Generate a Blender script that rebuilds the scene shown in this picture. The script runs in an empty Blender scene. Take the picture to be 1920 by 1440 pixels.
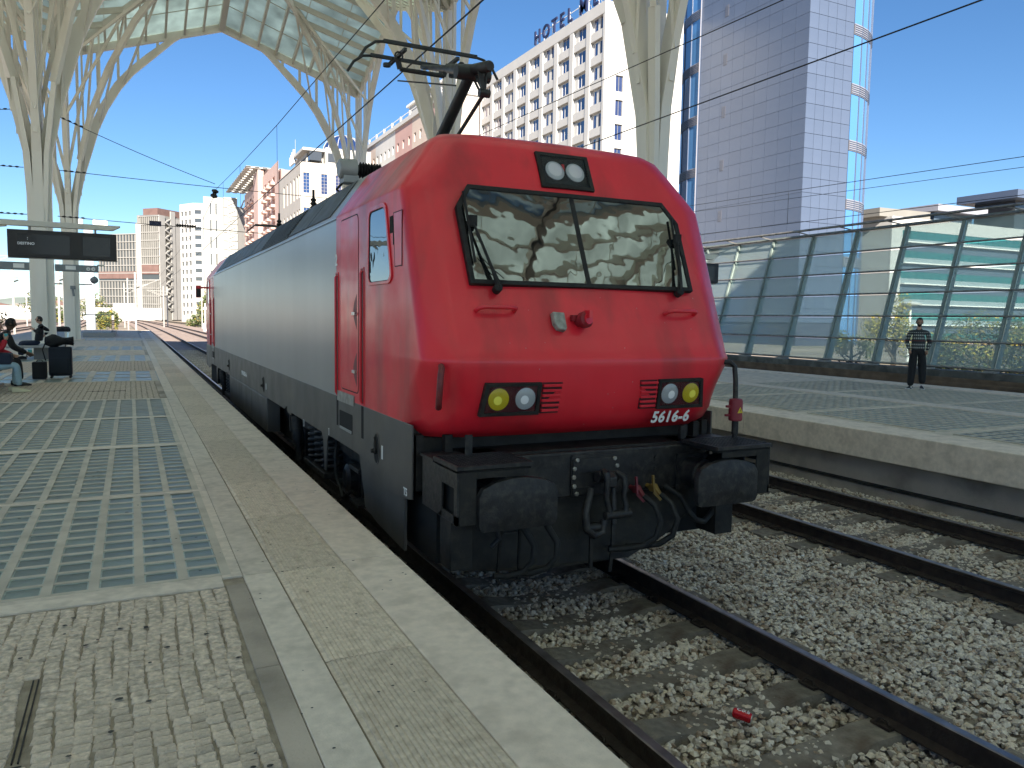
import bpy, bmesh, math, random
from mathutils import Vector, Matrix
R = math.radians
rnd = random.Random(7)
S = bpy.context.scene
COL = S.collection

# ------------------------------------------------------------------ camera, light, exposure
yaw, pit, roll = 0.45613, 0.08308, 0.01496
fw = Vector((math.sin(yaw)*math.cos(pit), math.cos(yaw)*math.cos(pit), -math.sin(pit)))
rt = Vector((math.cos(yaw), -math.sin(yaw), 0.0)); up = rt.cross(fw)
r2 = rt*math.cos(roll) + up*math.sin(roll); u2 = -rt*math.sin(roll) + up*math.cos(roll)
cd = bpy.data.cameras.new('camera'); cam = bpy.data.objects.new('camera', cd); COL.objects.link(cam)
m3 = Matrix((r2, u2, -fw)).transposed()
cam.matrix_world = Matrix.Translation((-3.4647, -5.8707, 2.3776)) @ m3.to_4x4()
cd.sensor_width = 36.0; cd.lens = 1454.07/1920*36.0; cd.clip_start = 0.05; cd.clip_end = 6000
S.camera = cam
SUN_AZ, SUN_EL = R(196.0), R(31.0)
w = bpy.data.worlds.new('World'); S.world = w; w.use_nodes = True
nt = w.node_tree; nt.nodes.clear()
sk = nt.nodes.new('ShaderNodeTexSky'); sk.sky_type = 'NISHITA'; sk.sun_disc = False
sk.sun_elevation = SUN_EL; sk.sun_rotation = SUN_AZ; sk.air_density = 0.85; sk.dust_density = 0.1; sk.ozone_density = 4.0; sk.altitude = 50
bg = nt.nodes.new('ShaderNodeBackground'); bg.inputs[1].default_value = 0.053
wo = nt.nodes.new('ShaderNodeOutputWorld')
hs = nt.nodes.new('ShaderNodeHueSaturation'); hs.inputs['Saturation'].default_value = 1.14; nt.links.new(sk.outputs[0], hs.inputs['Color']); nt.links.new(hs.outputs[0], bg.inputs[0]); nt.links.new(bg.outputs[0], wo.inputs[0])
sl = bpy.data.lights.new('sun', 'SUN'); sl.energy = 5.0; sl.angle = R(0.53); sl.color = (1.0, 0.90, 0.765)
so = bpy.data.objects.new('sun', sl); COL.objects.link(so)
sd = Vector((math.sin(SUN_AZ)*math.cos(SUN_EL), math.cos(SUN_AZ)*math.cos(SUN_EL), math.sin(SUN_EL)))
so.rotation_euler = (-sd).to_track_quat('-Z', 'Y').to_euler(); so.location = (0, 0, 60)
S.view_settings.view_transform = 'Standard'; S.view_settings.look = 'None'
S.view_settings.exposure = 1.62; S.view_settings.gamma = 1.0; S.view_settings.use_curve_mapping = False
S.cycles.use_denoising = True
S.cycles.max_bounces = 7; S.cycles.diffuse_bounces = 3; S.cycles.glossy_bounces = 4; S.cycles.transmission_bounces = 6
S.cycles.transparent_max_bounces = 12; S.cycles.sample_clamp_indirect = 6.0

# ------------------------------------------------------------------ materials
MATS = {}
def mat(name, col, rough=0.6, metal=0.0, var=0.0, vscale=3.0, bump=0.0, bscale=30.0, objvar=0.0, coat=0.0, spec=0.5,
        rv=0.15, dirt=None, dscale=1.5, damt=0.5, streak=False, alpha=None, ior=None):
    if name in MATS: return MATS[name]
    m = bpy.data.materials.new(name); m.use_nodes = True; n = m.node_tree; P = n.nodes['Principled BSDF']
    P.inputs['Roughness'].default_value = rough; P.inputs['Metallic'].default_value = metal
    P.inputs['Coat Weight'].default_value = coat; P.inputs['Coat Roughness'].default_value = 0.12
    P.inputs['Specular IOR Level'].default_value = spec
    if ior: P.inputs['IOR'].default_value = ior
    if alpha is not None: P.inputs['Alpha'].default_value = alpha
    L = n.links; tc = n.nodes.new('ShaderNodeTexCoord'); src = None
    def rgb(c):
        x = n.nodes.new('ShaderNodeRGB'); x.outputs[0].default_value = (*c, 1); return x.outputs[0]
    cur = rgb(col)
    vec = tc.outputs['Object']
    if streak:
        mp = n.nodes.new('ShaderNodeMapping'); mp.inputs['Scale'].default_value = (1, 1, 0.12); L.new(vec, mp.inputs[0]); svec = mp.outputs[0]
    else: svec = vec
    def mixc(a, b, f, blend='MIX'):
        x = n.nodes.new('ShaderNodeMix'); x.data_type = 'RGBA'; x.blend_type = blend
        if isinstance(f, float): x.inputs[0].default_value = f
        else: L.new(f, x.inputs[0])
        L.new(a, x.inputs[6]); L.new(b, x.inputs[7]); return x.outputs[2]
    def ramp(f, a, b, lo=0.0, hi=1.0):
        x = n.nodes.new('ShaderNodeMapRange'); x.inputs[1].default_value = a; x.inputs[2].default_value = b
        x.inputs[3].default_value = lo; x.inputs[4].default_value = hi; L.new(f, x.inputs[0]); return x.outputs[0]
    def noise(v, s, d=4.0):
        x = n.nodes.new('ShaderNodeTexNoise'); x.inputs['Scale'].default_value = s; x.inputs['Detail'].default_value = d
        L.new(v, x.inputs['Vector']); return x.outputs['Fac']
    if var > 0:
        f = ramp(noise(svec, vscale, 6.0), 0.3, 0.7)
        dk = rgb(tuple(c*(1-var) for c in col)); lt = rgb(tuple(min(1, c*(1+var)) for c in col))
        cur = mixc(dk, lt, f)
    if dirt is not None:
        f = ramp(noise(svec, dscale, 8.0), 0.48, 0.72, 0.0, damt)
        cur = mixc(cur, rgb(dirt), f)
    if objvar > 0:
        oi = n.nodes.new('ShaderNodeObjectInfo'); hs = n.nodes.new('ShaderNodeHueSaturation')
        L.new(ramp(oi.outputs['Random'], 0, 1, 1-objvar, 1+objvar), hs.inputs['Value']); L.new(cur, hs.inputs['Color']); cur = hs.outputs[0]
    L.new(cur, P.inputs['Base Color'])
    if var > 0 or dirt is not None:
        L.new(ramp(noise(vec, vscale*1.7), 0.3, 0.7, max(0.02, rough*(1-rv)), min(1, rough*(1+rv))), P.inputs['Roughness'])
    if bump > 0:
        b = n.nodes.new('ShaderNodeBump'); b.inputs['Strength'].default_value = bump; b.inputs['Distance'].default_value = 0.02
        L.new(noise(vec, bscale, 6.0), b.inputs['Height']); L.new(b.outputs[0], P.inputs['Normal'])
    MATS[name] = m; return m

red = mat('red_paint', (0.74, 0.018, 0.034), 0.42, var=0.10, vscale=2.2, coat=0.35, rv=0.22, dirt=(0.14, 0.02, 0.02), dscale=2.6, damt=0.5, bump=0.02, bscale=6, streak=True)
silver = mat('grey_silver_paint', (0.36, 0.355, 0.35), 0.30, metal=0.3, rv=0.03, var=0.08, vscale=1.1, dirt=(0.10, 0.097, 0.09), dscale=0.8, damt=0.0, streak=True, spec=0.5)
skirtm = mat('dark_grey_paint', (0.078, 0.074, 0.070), 0.42, var=0.2, vscale=1.5, dirt=(0.09, 0.075, 0.06), dscale=2, damt=0.5, streak=True, bump=0.03)
panelm = mat('roof_panel_grey', (0.05, 0.06, 0.062), 0.5, var=0.15, vscale=2, bump=0.03)
blackm = mat('black_underframe', (0.016, 0.0145, 0.013), 0.62, var=0.35, vscale=5, dirt=(0.055, 0.045, 0.035), dscale=14, damt=0.4, bump=0.12, bscale=60, spec=0.35)
greasem = mat('greasy_steel', (0.020, 0.019, 0.020), 0.48, metal=0.1, var=0.4, vscale=12, dirt=(0.075, 0.066, 0.055), dscale=18, damt=0.5, bump=0.15, bscale=70, spec=0.4)
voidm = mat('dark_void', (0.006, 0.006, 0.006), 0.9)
rubber = mat('black_rubber', (0.010, 0.0095, 0.009), 0.72, var=0.2, vscale=8, bump=0.05)
boltm = mat('bright_bolt', (0.42, 0.41, 0.39), 0.38, metal=0.9, var=0.2, vscale=20)
chromem = mat('handle_metal', (0.62, 0.62, 0.60), 0.3, metal=0.8)
whitepaint = mat('white_lettering', (0.78, 0.78, 0.76), 0.5)
creamst = mat('cream_steel_paint', (0.82, 0.785, 0.70), 0.5, var=0.07, vscale=0.8, dirt=(0.30, 0.25, 0.14), dscale=0.7, damt=0.35, bump=0.03, bscale=8, streak=True)
creamst2 = mat('cream_beam_paint', (0.66, 0.64, 0.55), 0.5, var=0.08, vscale=0.8)
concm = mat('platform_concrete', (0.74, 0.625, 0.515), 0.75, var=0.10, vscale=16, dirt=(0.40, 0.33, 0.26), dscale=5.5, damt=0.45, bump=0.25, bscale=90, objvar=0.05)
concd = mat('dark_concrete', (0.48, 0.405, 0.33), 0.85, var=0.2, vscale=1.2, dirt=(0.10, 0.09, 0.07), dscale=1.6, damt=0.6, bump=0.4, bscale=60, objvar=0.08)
slabm = mat('grey_slab', (0.69, 0.60, 0.50), 0.75, var=0.10, vscale=18, dirt=(0.38, 0.33, 0.27), dscale=7, damt=0.45, bump=0.2, bscale=120, objvar=0.07)
stonem = mat('limestone_sett', (0.72, 0.59, 0.46), 0.7, var=0.28, vscale=38, dirt=(0.30, 0.25, 0.19), dscale=22, damt=0.6, bump=0.9, bscale=55, objvar=0.16)
groutm = mat('sandy_joint', (0.36, 0.30, 0.225), 0.95, var=0.3, vscale=12, bump=0.6, bscale=150)
tactm = mat('tactile_tile', (0.69, 0.58, 0.46), 0.75, var=0.16, vscale=34, dirt=(0.40, 0.31, 0.22), dscale=13, damt=0.6, bump=0.3, bscale=120, objvar=0.12)
railtop = mat('rail_head_steel', (0.20, 0.18, 0.19), 0.38, metal=0.7, var=0.3, vscale=6)
railside = mat('rusty_rail', (0.030, 0.019, 0.014), 0.75, var=0.35, vscale=8, bump=0.3, bscale=60)
sleeperm = mat('concrete_sleeper', (0.20, 0.172, 0.14), 0.85, var=0.3, vscale=14, dirt=(0.09, 0.055, 0.03), dscale=3, damt=0.7, bump=0.5, bscale=50, objvar=0.15)
ballm = mat('ballast_stone', (0.30, 0.27, 0.225), 0.85, var=0.32, vscale=2.6, dirt=(0.20, 0.12, 0.07), dscale=0.9, damt=0.55, bump=0.5, bscale=60)
dirtm = mat('ballast_bed', (0.36, 0.30, 0.235), 0.95, var=0.35, vscale=18, bump=1.0, bscale=45)
glassblk = mat('glass_block', (0.17, 0.205, 0.18), 0.38, var=0.3, vscale=4, spec=0.35, bump=0.15, bscale=25, objvar=0.18)
darkglass = mat('display_glass', (0.006, 0.007, 0.009), 0.12, spec=0.5)
blackplastic = mat('black_plastic', (0.012, 0.012, 0.013), 0.45)
lampglass = mat('lamp_recess', (0.03, 0.006, 0.008), 0.15, spec=0.6)
yellowlens = mat('yellow_lens', (0.85, 0.60, 0.015), 0.25, spec=0.6, bump=0.2, bscale=20)
clearlens = mat('clear_lens', (0.62, 0.60, 0.63), 0.22, metal=0.15, bump=0.2, bscale=20)
wiremat = mat('wire', (0.012, 0.012, 0.012), 0.6)
pantom = mat('pantograph_black', (0.02, 0.022, 0.022), 0.5, var=0.3, vscale=6, bump=0.06)
yelm = mat('yellow_paint', (0.65, 0.48, 0.03), 0.5)
hosered = mat('red_cock', (0.13, 0.012, 0.02), 0.5, var=0.3, vscale=15)
hoseyel = mat('yellow_cock', (0.16, 0.10, 0.02), 0.5, var=0.3, vscale=15)
greym = mat('sign_grey', (0.19, 0.215, 0.225), 0.5)
whitem = mat('white_enamel', (0.78, 0.78, 0.75), 0.45)
galv = mat('galvanised_mast', (0.30, 0.30, 0.29), 0.5, metal=0.2, var=0.1)

def frost(name, col, trans):
    m = bpy.data.materials.new(name); m.use_nodes = True; n = m.node_tree; n.nodes.clear(); L = n.links
    o = n.nodes.new('ShaderNodeOutputMaterial'); d = n.nodes.new('ShaderNodeBsdfDiffuse'); t = n.nodes.new('ShaderNodeBsdfTranslucent')
    mx = n.nodes.new('ShaderNodeMixShader'); mx.inputs[0].default_value = trans
    tc = n.nodes.new('ShaderNodeTexCoord'); ns = n.nodes.new('ShaderNodeTexNoise'); ns.inputs['Scale'].default_value = 0.8; ns.inputs['Detail'].default_value = 6
    r = n.nodes.new('ShaderNodeMapRange'); r.inputs[1].default_value = 0.3; r.inputs[2].default_value = 0.75; r.inputs[3].default_value = 1.05; r.inputs[4].default_value = 0.6
    hs = n.nodes.new('ShaderNodeHueSaturation'); hs.inputs['Color'].default_value = (*col, 1)
    L.new(tc.outputs['Object'], ns.inputs['Vector']); L.new(ns.outputs['Fac'], r.inputs[0]); L.new(r.outputs[0], hs.inputs['Value'])
    L.new(hs.outputs[0], d.inputs[0]); L.new(hs.outputs[0], t.inputs[0]); L.new(d.outputs[0], mx.inputs[1]); L.new(t.outputs[0], mx.inputs[2]); L.new(mx.outputs[0], o.inputs[0])
    return m
roofglass = frost('frosted_roof_glass', (0.635, 0.735, 0.70), 0.82)
def seeglass(name, tint, refl, rough=0.02, haze=(0.5, 0.6, 0.6), hz=0.15):
    m = bpy.data.materials.new(name); m.use_nodes = True; n = m.node_tree; n.nodes.clear(); L = n.links
    o = n.nodes.new('ShaderNodeOutputMaterial'); g = n.nodes.new('ShaderNodeBsdfGlossy'); g.inputs['Roughness'].default_value = rough
    t = n.nodes.new('ShaderNodeBsdfTransparent'); t.inputs[0].default_value = (*tint, 1)
    d = n.nodes.new('ShaderNodeBsdfDiffuse'); d.inputs[0].default_value = (*haze, 1)
    tr = n.nodes.new('ShaderNodeBsdfTranslucent'); tr.inputs[0].default_value = (*haze, 1)
    fr = n.nodes.new('ShaderNodeLayerWeight'); fr.inputs[0].default_value = refl
    a = n.nodes.new('ShaderNodeMixShader'); b = n.nodes.new('ShaderNodeMixShader'); c = n.nodes.new('ShaderNodeMixShader')
    c.inputs[0].default_value = 0.5; L.new(d.outputs[0], c.inputs[1]); L.new(tr.outputs[0], c.inputs[2])
    a.inputs[0].default_value = hz; L.new(t.outputs[0], a.inputs[1]); L.new(c.outputs[0], a.inputs[2])
    L.new(fr.outputs['Fresnel'], b.inputs[0]); L.new(a.outputs[0], b.inputs[1]); L.new(g.outputs[0], b.inputs[2]); L.new(b.outputs[0], o.inputs[0])
    return m
wallglass = seeglass('screen_wall_glass', (0.78, 0.87, 0.87), 0.2, haze=(.62, .72, .72), hz=0.33)
clearg = seeglass('clear_glass', (0.92, 0.94, 0.94), 0.12, hz=0.02)
def mirrorglass(name, base, refl, rough=0.03):
    m = bpy.data.materials.new(name); m.use_nodes = True; n = m.node_tree; n.nodes.clear(); L = n.links
    o = n.nodes.new('ShaderNodeOutputMaterial'); g = n.nodes.new('ShaderNodeBsdfGlossy'); g.inputs['Roughness'].default_value = rough
    g.inputs[0].default_value = (0.95, 0.97, 1, 1)
    d = n.nodes.new('ShaderNodeBsdfDiffuse'); d.inputs[0].default_value = (*base, 1)
    tc = n.nodes.new('ShaderNodeTexCoord'); ns = n.nodes.new('ShaderNodeTexNoise'); ns.inputs['Scale'].default_value = 3.0
    b = n.nodes.new('ShaderNodeBump'); b.inputs['Strength'].default_value = 0.05; b.inputs['Distance'].default_value = 0.05
    L.new(tc.outputs['Object'], ns.inputs['Vector']); L.new(ns.outputs['Fac'], b.inputs['Height']); L.new(b.outputs[0], g.inputs['Normal'])
    fr = n.nodes.new('ShaderNodeFresnel'); fr.inputs['IOR'].default_value = 1.0 + refl
    mx = n.nodes.new('ShaderNodeMixShader'); L.new(fr.outputs[0], mx.inputs[0]); L.new(d.outputs[0], mx.inputs[1]); L.new(g.outputs[0], mx.inputs[2]); L.new(mx.outputs[0], o.inputs[0])
    return m
screenglass = mirrorglass('cab_window_glass', (0.014, 0.015, 0.014), 2.0, 0.02)
bluewin = mirrorglass('blue_window_glass', (0.015, 0.035, 0.12), 1.3)
towerglass = mirrorglass('tower_glass', (0.08, 0.22, 0.46), 1.3)
tealwin = mirrorglass('teal_window_glass', (0.02, 0.13, 0.13), 1.0)
greywin = mirrorglass('grey_window_glass', (0.05, 0.055, 0.06), 0.8)

# ------------------------------------------------------------------ mesh helpers
ORG = {}
class MB:
    def __init__(s): s.v = []; s.f = []; s.m = []; s.k = 0
    def add(s, vs, fs, k=None):
        o = len(s.v); s.v += [tuple(v) for v in vs]; s.f += [tuple(i+o for i in f) for f in fs]; s.m += [s.k if k is None else k]*len(fs); return s
    def box(s, a, b, k=None):
        x0, y0, z0 = a; x1, y1, z1 = b
        return s.add([(x0,y0,z0),(x1,y0,z0),(x1,y1,z0),(x0,y1,z0),(x0,y0,z1),(x1,y0,z1),(x1,y1,z1),(x0,y1,z1)],
            [(0,3,2,1),(4,5,6,7),(0,1,5,4),(1,2,6,5),(2,3,7,6),(3,0,4,7)], k)
    def cbox(s, c, d, k=None):
        return s.box([c[i]-d[i]/2 for i in range(3)], [c[i]+d[i]/2 for i in range(3)], k)
    def ext(s, poly, fn, w0, w1, k=None):
        n = len(poly); vs = [fn(u, v, w0) for u, v in poly] + [fn(u, v, w1) for u, v in poly]
        fs = [tuple(range(n-1, -1, -1)), tuple(range(n, 2*n))] + [(i, (i+1) % n, (i+1) % n+n, i+n) for i in range(n)]
        return s.add(vs, fs, k)
    def ring(s, outer, inner, fn, w0, w1, k=None):
        n = len(outer); vs = []
        for w in (w0, w1): vs += [fn(u, v, w) for u, v in outer] + [fn(u, v, w) for u, v in inner]
        fs = []
        for i in range(n):
            j = (i+1) % n
            fs += [(i, i+n, j+n, j), (2*n+i, 2*n+j, 3*n+j, 3*n+i), (i, j, 2*n+j, 2*n+i), (n+i, 3*n+i, 3*n+j, n+j)]
        return s.add(vs, fs, k)
    def tube(s, pts, r, n=8, k=None, closed=False, caps=True):
        pts = [Vector(p) for p in pts]; N = len(pts); rs = r if isinstance(r, (list, tuple)) else [r]*N
        vs = []; prev = None
        for i, p in enumerate(pts):
            t = (pts[min(i+1, N-1)]-pts[max(i-1, 0)]).normalized()
            if prev is None:
                a = Vector((0,0,1)) if abs(t.z) < 0.9 else Vector((1,0,0)); x = t.cross(a).normalized()
            else: x = (prev-t*prev.dot(t)).normalized()
            prev = x; y = t.cross(x)
            for j in range(n):
                a = 2*math.pi*j/n; vs.append(p+(x*math.cos(a)+y*math.sin(a))*rs[i])
        fs = [(i*n+j, i*n+(j+1) % n, (i+1)*n+(j+1) % n, (i+1)*n+j) for i in range(N-1) for j in range(n)]
        if caps: fs += [tuple(range(n-1, -1, -1)), tuple((N-1)*n+j for j in range(n))]
        return s.add(vs, fs, k)
    def bar(s, a, b, w, h=None, k=None, upv=(0,0,1)):
        a = Vector(a); b = Vector(b); h = h or w; t = (b-a).normalized(); U = Vector(upv)
        if abs(t.dot(U)) > 0.98: U = Vector((0,1,0))
        x = t.cross(U).normalized()*(w/2); y = x.cross(t).normalized()*(h/2)
        vs = [p+i*x+j*y for p in (a, b) for i, j in ((-1,-1),(1,-1),(1,1),(-1,1))]
        return s.add(vs, [(0,1,2,3),(7,6,5,4),(0,4,5,1),(1,5,6,2),(2,6,7,3),(3,7,4,0)], k)
    def lathe(s, prof, c, axis, n=20, k=None):
        c = Vector(c); a = Vector(axis).normalized(); x = a.orthogonal().normalized(); y = a.cross(x); vs = []
        for (r, h) in prof:
            for j in range(n):
                t = 2*math.pi*j/n; vs.append(c+a*h+(x*math.cos(t)+y*math.sin(t))*r)
        N = len(prof); fs = [(i*n+j, i*n+(j+1) % n, (i+1)*n+(j+1) % n, (i+1)*n+j) for i in range(N-1) for j in range(n)]
        fs += [tuple(range(n-1, -1, -1)), tuple((N-1)*n+j for j in range(n))]
        return s.add(vs, fs, k)
    def grid(s, rows, k=None, close=False):
        n = len(rows[0]); vs = [p for r in rows for p in r]
        fs = [(i*n+j, i*n+j+1, (i+1)*n+j+1, (i+1)*n+j) for i in range(len(rows)-1) for j in range(n-1)]
        return s.add(vs, fs, k)
    def mesh(s, name, mats, org=(0,0,0), smooth=False, recalc=True):
        me = bpy.data.meshes.new(name); ox, oy, oz = org
        me.from_pydata([(x-ox, y-oy, z-oz) for x, y, z in s.v], [], s.f)
        for m in (mats if isinstance(mats, (list, tuple)) else [mats]): me.materials.append(m)
        if isinstance(mats, (list, tuple)) and len(mats) > 1:
            me.polygons.foreach_set('material_index', s.m)
        if recalc:
            b = bmesh.new(); b.from_mesh(me); bmesh.ops.recalc_face_normals(b, faces=b.faces); b.to_mesh(me); b.free()
        if smooth is not False:
            me.polygons.foreach_set('use_smooth', [True]*len(me.polygons))
            me.set_sharp_from_angle(angle=R(35 if smooth is True else smooth))
        me.update(); return me
def tagob(o, label=None, cat=None, group=None, kind=None):
    if label: o['label'] = label
    if cat: o['category'] = cat
    if group: o['group'] = group
    if kind: o['kind'] = kind
    return o
def thing(name, loc, label, cat, group=None, kind=None):
    o = bpy.data.objects.new(name, None); COL.objects.link(o); o.location = loc; o.empty_display_size = 0.2
    ORG[o] = tuple(loc); return tagob(o, label, cat, group, kind)
def part(name, mb, mats, parent=None, smooth=False, bevel=0.0, label=None, kind=None, recalc=True):
    org = ORG[parent] if parent is not None else (0, 0, 0)
    me = mb if isinstance(mb, bpy.types.Mesh) else mb.mesh(name, mats, org, smooth, recalc)
    o = bpy.data.objects.new(name, me); COL.objects.link(o)
    if parent is not None: o.parent = parent
    ORG[o] = org
    if bevel > 0:
        b = o.modifiers.new('bevel', 'BEVEL'); b.width = bevel; b.segments = 2; b.limit_method = 'ANGLE'; b.angle_limit = R(40)
        b.harden_normals = False
    if label: o['label'] = label
    if kind: o['kind'] = kind
    return o
def single(name, mb, mats, label, cat, group=None, smooth=False, bevel=0.0, kind=None, loc=(0,0,0)):
    ORG_ = tuple(loc); me = mb.mesh(name, mats, ORG_, smooth); o = bpy.data.objects.new(name, me); COL.objects.link(o); o.location = loc
    ORG[o] = ORG_
    if bevel > 0:
        b = o.modifiers.new('bevel', 'BEVEL'); b.width = bevel; b.segments = 2; b.limit_method = 'ANGLE'; b.angle_limit = R(40)
    return tagob(o, label, cat, group, kind)
def copy_tree(o, parent=None):
    c = o.copy(); COL.objects.link(c)
    if parent is not None: c.parent = parent
    for ch in o.children: copy_tree(ch, c)
    return c
def inst(name, me, parent, loc, rotz=0.0, scale=None):
    o = bpy.data.objects.new(name, me); COL.objects.link(o); o.parent = parent
    pl = ORG[parent] if parent is not None else (0, 0, 0)
    o.location = (loc[0]-pl[0], loc[1]-pl[1], loc[2]-pl[2]); o.rotation_euler = (0, 0, rotz)
    if scale: o.scale = scale
    return o
XYZ = lambda a: {'x': lambda u, v, w: (w, u, v), 'y': lambda u, v, w: (u, w, v), 'z': lambda u, v, w: (u, v, w)}[a]
def rrect(u0, v0, u1, v1, r, n=4):
    out = []
    for cx, cy, a0 in ((u1-r, v1-r, 0), (u0+r, v1-r, 90), (u0+r, v0+r, 180), (u1-r, v0+r, 270)):
        for i in range(n+1):
            a = R(a0+90*i/n); out.append((cx+r*math.cos(a), cy+r*math.sin(a)))
    return out
def ell(cu, cv, a, b, n=20): return [(cu+a*math.cos(2*math.pi*i/n), cv+b*math.sin(2*math.pi*i/n)) for i in range(n)]
def text_mesh(txt, size, fn, shear=0.0, bold=0.0, depth=0.002, align='CENTER', space=1.0, off=0.0):
    cu = bpy.data.curves.new('t', 'FONT'); cu.body = txt; cu.size = size; cu.shear = shear; cu.offset = bold; cu.extrude = depth
    cu.align_x = align; cu.align_y = 'CENTER'; cu.space_character = space; cu.resolution_u = 3
    o = bpy.data.objects.new('t', cu); COL.objects.link(o); bpy.context.view_layer.update()
    me = bpy.data.meshes.new_from_object(o.evaluated_get(bpy.context.evaluated_depsgraph_get()))
    bpy.data.objects.remove(o); bpy.data.curves.remove(cu)
    mb = MB(); mb.add([fn(v.co.x, v.co.y, v.co.z+off) for v in me.vertices], [tuple(p.vertices) for p in me.polygons])
    bpy.data.meshes.remove(me); return mb
# ------------------------------------------------------------------ ground and tracks
PZ = 0.79
def bend(y): return -(max(0.0, y-80))**2/10800.0
def stx(o, kind='structure', label=None):
    o['kind'] = kind
    if label: o['label'] = label
    return o
def gridsheet(x0, x1, y0, y1, z, nx, ny, amp=0.0):
    mb = MB(); rows = []
    for j in range(ny+1):
        rows.append([(x0+(x1-x0)*i/nx, y0+(y1-y0)*j/ny, z+rnd.uniform(-amp, amp)) for i in range(nx+1)])
    return mb.grid(rows)
groundm = mat('sandy_yard_ground', (0.27, 0.225, 0.18), 0.95, var=0.25, vscale=0.12, dirt=(0.13, 0.13, 0.06), dscale=0.05, damt=0.6, bump=0.6, bscale=2)
gr = part('ground', gridsheet(-1500, 1500, -500, 2600, -0.42, 6, 6), groundm); stx(gr, label='pale sandy ground of the rail yard stretching to the horizon')
bed = part('ballast_bed', MB().box((-1.95, -40, -.41), (6.75, 62, -.262)), dirtm); stx(bed, label='dark gravel bed under the two station tracks')
farbal = mat('sunlit_ballast', (0.30, 0.235, 0.20), 0.95, var=0.3, vscale=3, bump=0.9, bscale=14)
def farbed(xa, xb, y0, y1, z):
    rows = []; n = 60
    for i in range(n+1):
        y = y0+(y1-y0)*i/n; rows.append([(xa+bend(y), y, z), (xb+bend(y), y, z)])
    return MB().grid(rows)
fb = part('track_ballast', farbed(-2.6, 9.5, 20, 560, -.235), farbal); stx(fb, label='pale ballast beneath the curving tracks beyond the platforms')
fb2 = part('track_ballast', farbed(-32, -11.4, -20, 560, -.235), farbal); stx(fb2, label='pale ballast of the tracks left of the near platform')
fb3 = part('track_ballast', farbed(15.9, 20.5, -40, 70, -.30), dirtm); stx(fb3, label='dark ballast between the far platform and the glass wall')

def rail_profile(xc, z=0.0):
    hw, fwid = .035, .072
    return [(xc-fwid, z-.172), (xc-fwid, z-.160), (xc-.012, z-.140), (xc-.010, z-.045), (xc-hw, z-.034), (xc-hw, z-.006), (xc-hw+.008, z), (xc+hw-.008, z), (xc+hw, z-.006), (xc+hw, z-.034), (xc+.010, z-.045), (xc+.012, z-.140), (xc+fwid, z-.160), (xc+fwid, z-.172)]
sleeper_me = None
def sleeper_mesh():
    mb = MB(); rows = []
    for x, hz in ((-1.30, -.02), (-.6, -.0), (-.35, -.035), (.35, -.035), (.6, 0), (1.30, -.02)):
        rows.append([(x, -.15, -.14), (x, -.115, hz), (x, .115, hz), (x, .15, -.14)])
    mb.grid(rows); mb.add(rows[0], [(0, 1, 2, 3)]); mb.add(rows[-1], [(3, 2, 1, 0)])
    return mb.mesh('sleeper', sleeperm)
clip_me = MB().box((-.13, -.07, 0), (-.075, .07, .018)).box((.075, -.07, 0), (.13, .07, .018)).tube([(-.10, -.05, .02), (-.08, -.02, .04), (-.10, .03, .045), (-.12, .04, .02)], .009, 5).tube([(.10, -.05, .02), (.08, -.02, .04), (.10, .03, .045), (.12, .04, .02)], .009, 5).mesh('rail_clip', railside)
def track(xc, y0, y1, phase, label, ns=0, y_near=-5.4):
    o = thing('railway_track', (xc, 0, 0), label, None, None, 'structure'); del o['label']; o['label'] = label
    n = max(2, int((y1-y0)/6))
    for s in (-1, 1):
        rows = []
        for i in range(n+1):
            y = y0+(y1-y0)*i/n
            rows.append([(x+bend(y), y, z) for x, z in rail_profile(xc+s*.87)])
        mb = MB(); mb.grid(rows); nn = 13
        mb.m = [1 if (k % nn) in (5, 6, 7) else 0 for k in range(len(mb.f))]
        part('rail', mb, [railside, railtop], o, smooth=30)
    for k in range(ns):
        y = phase+.6*(k+math.ceil((y_near-phase)/.6))
        inst('sleeper', SLP, o, (xc+rnd.uniform(-.01, .01), y, -.168+rnd.uniform(-.004, .004)), rnd.uniform(-.006, .006))
        if y < 9:
            for s in (-1, 1): inst('rail_clip', clip_me, o, (xc+s*.87, y, -.168))
    return o
SLP = sleeper_mesh()
track(0, -40, 560, .333+.0, 'track with brown rails running under the red locomotive', 46)
track(4.63, -40, 560, .574, 'empty track between the locomotive and the far platform', 60, -3.6)
track(-13.2, -30, 560, 0, 'first track left of the near platform')
track(-17.8, -30, 560, 0, 'second track left of the near platform')
track(17.3, -40, 60, 0, 'track at the foot of the glass wall')
track(-24, -30, 560, 0, 'third track left of the near platform')
track(11.5, 72, 560, 0, 'siding curving away right of the two main tracks')

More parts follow.
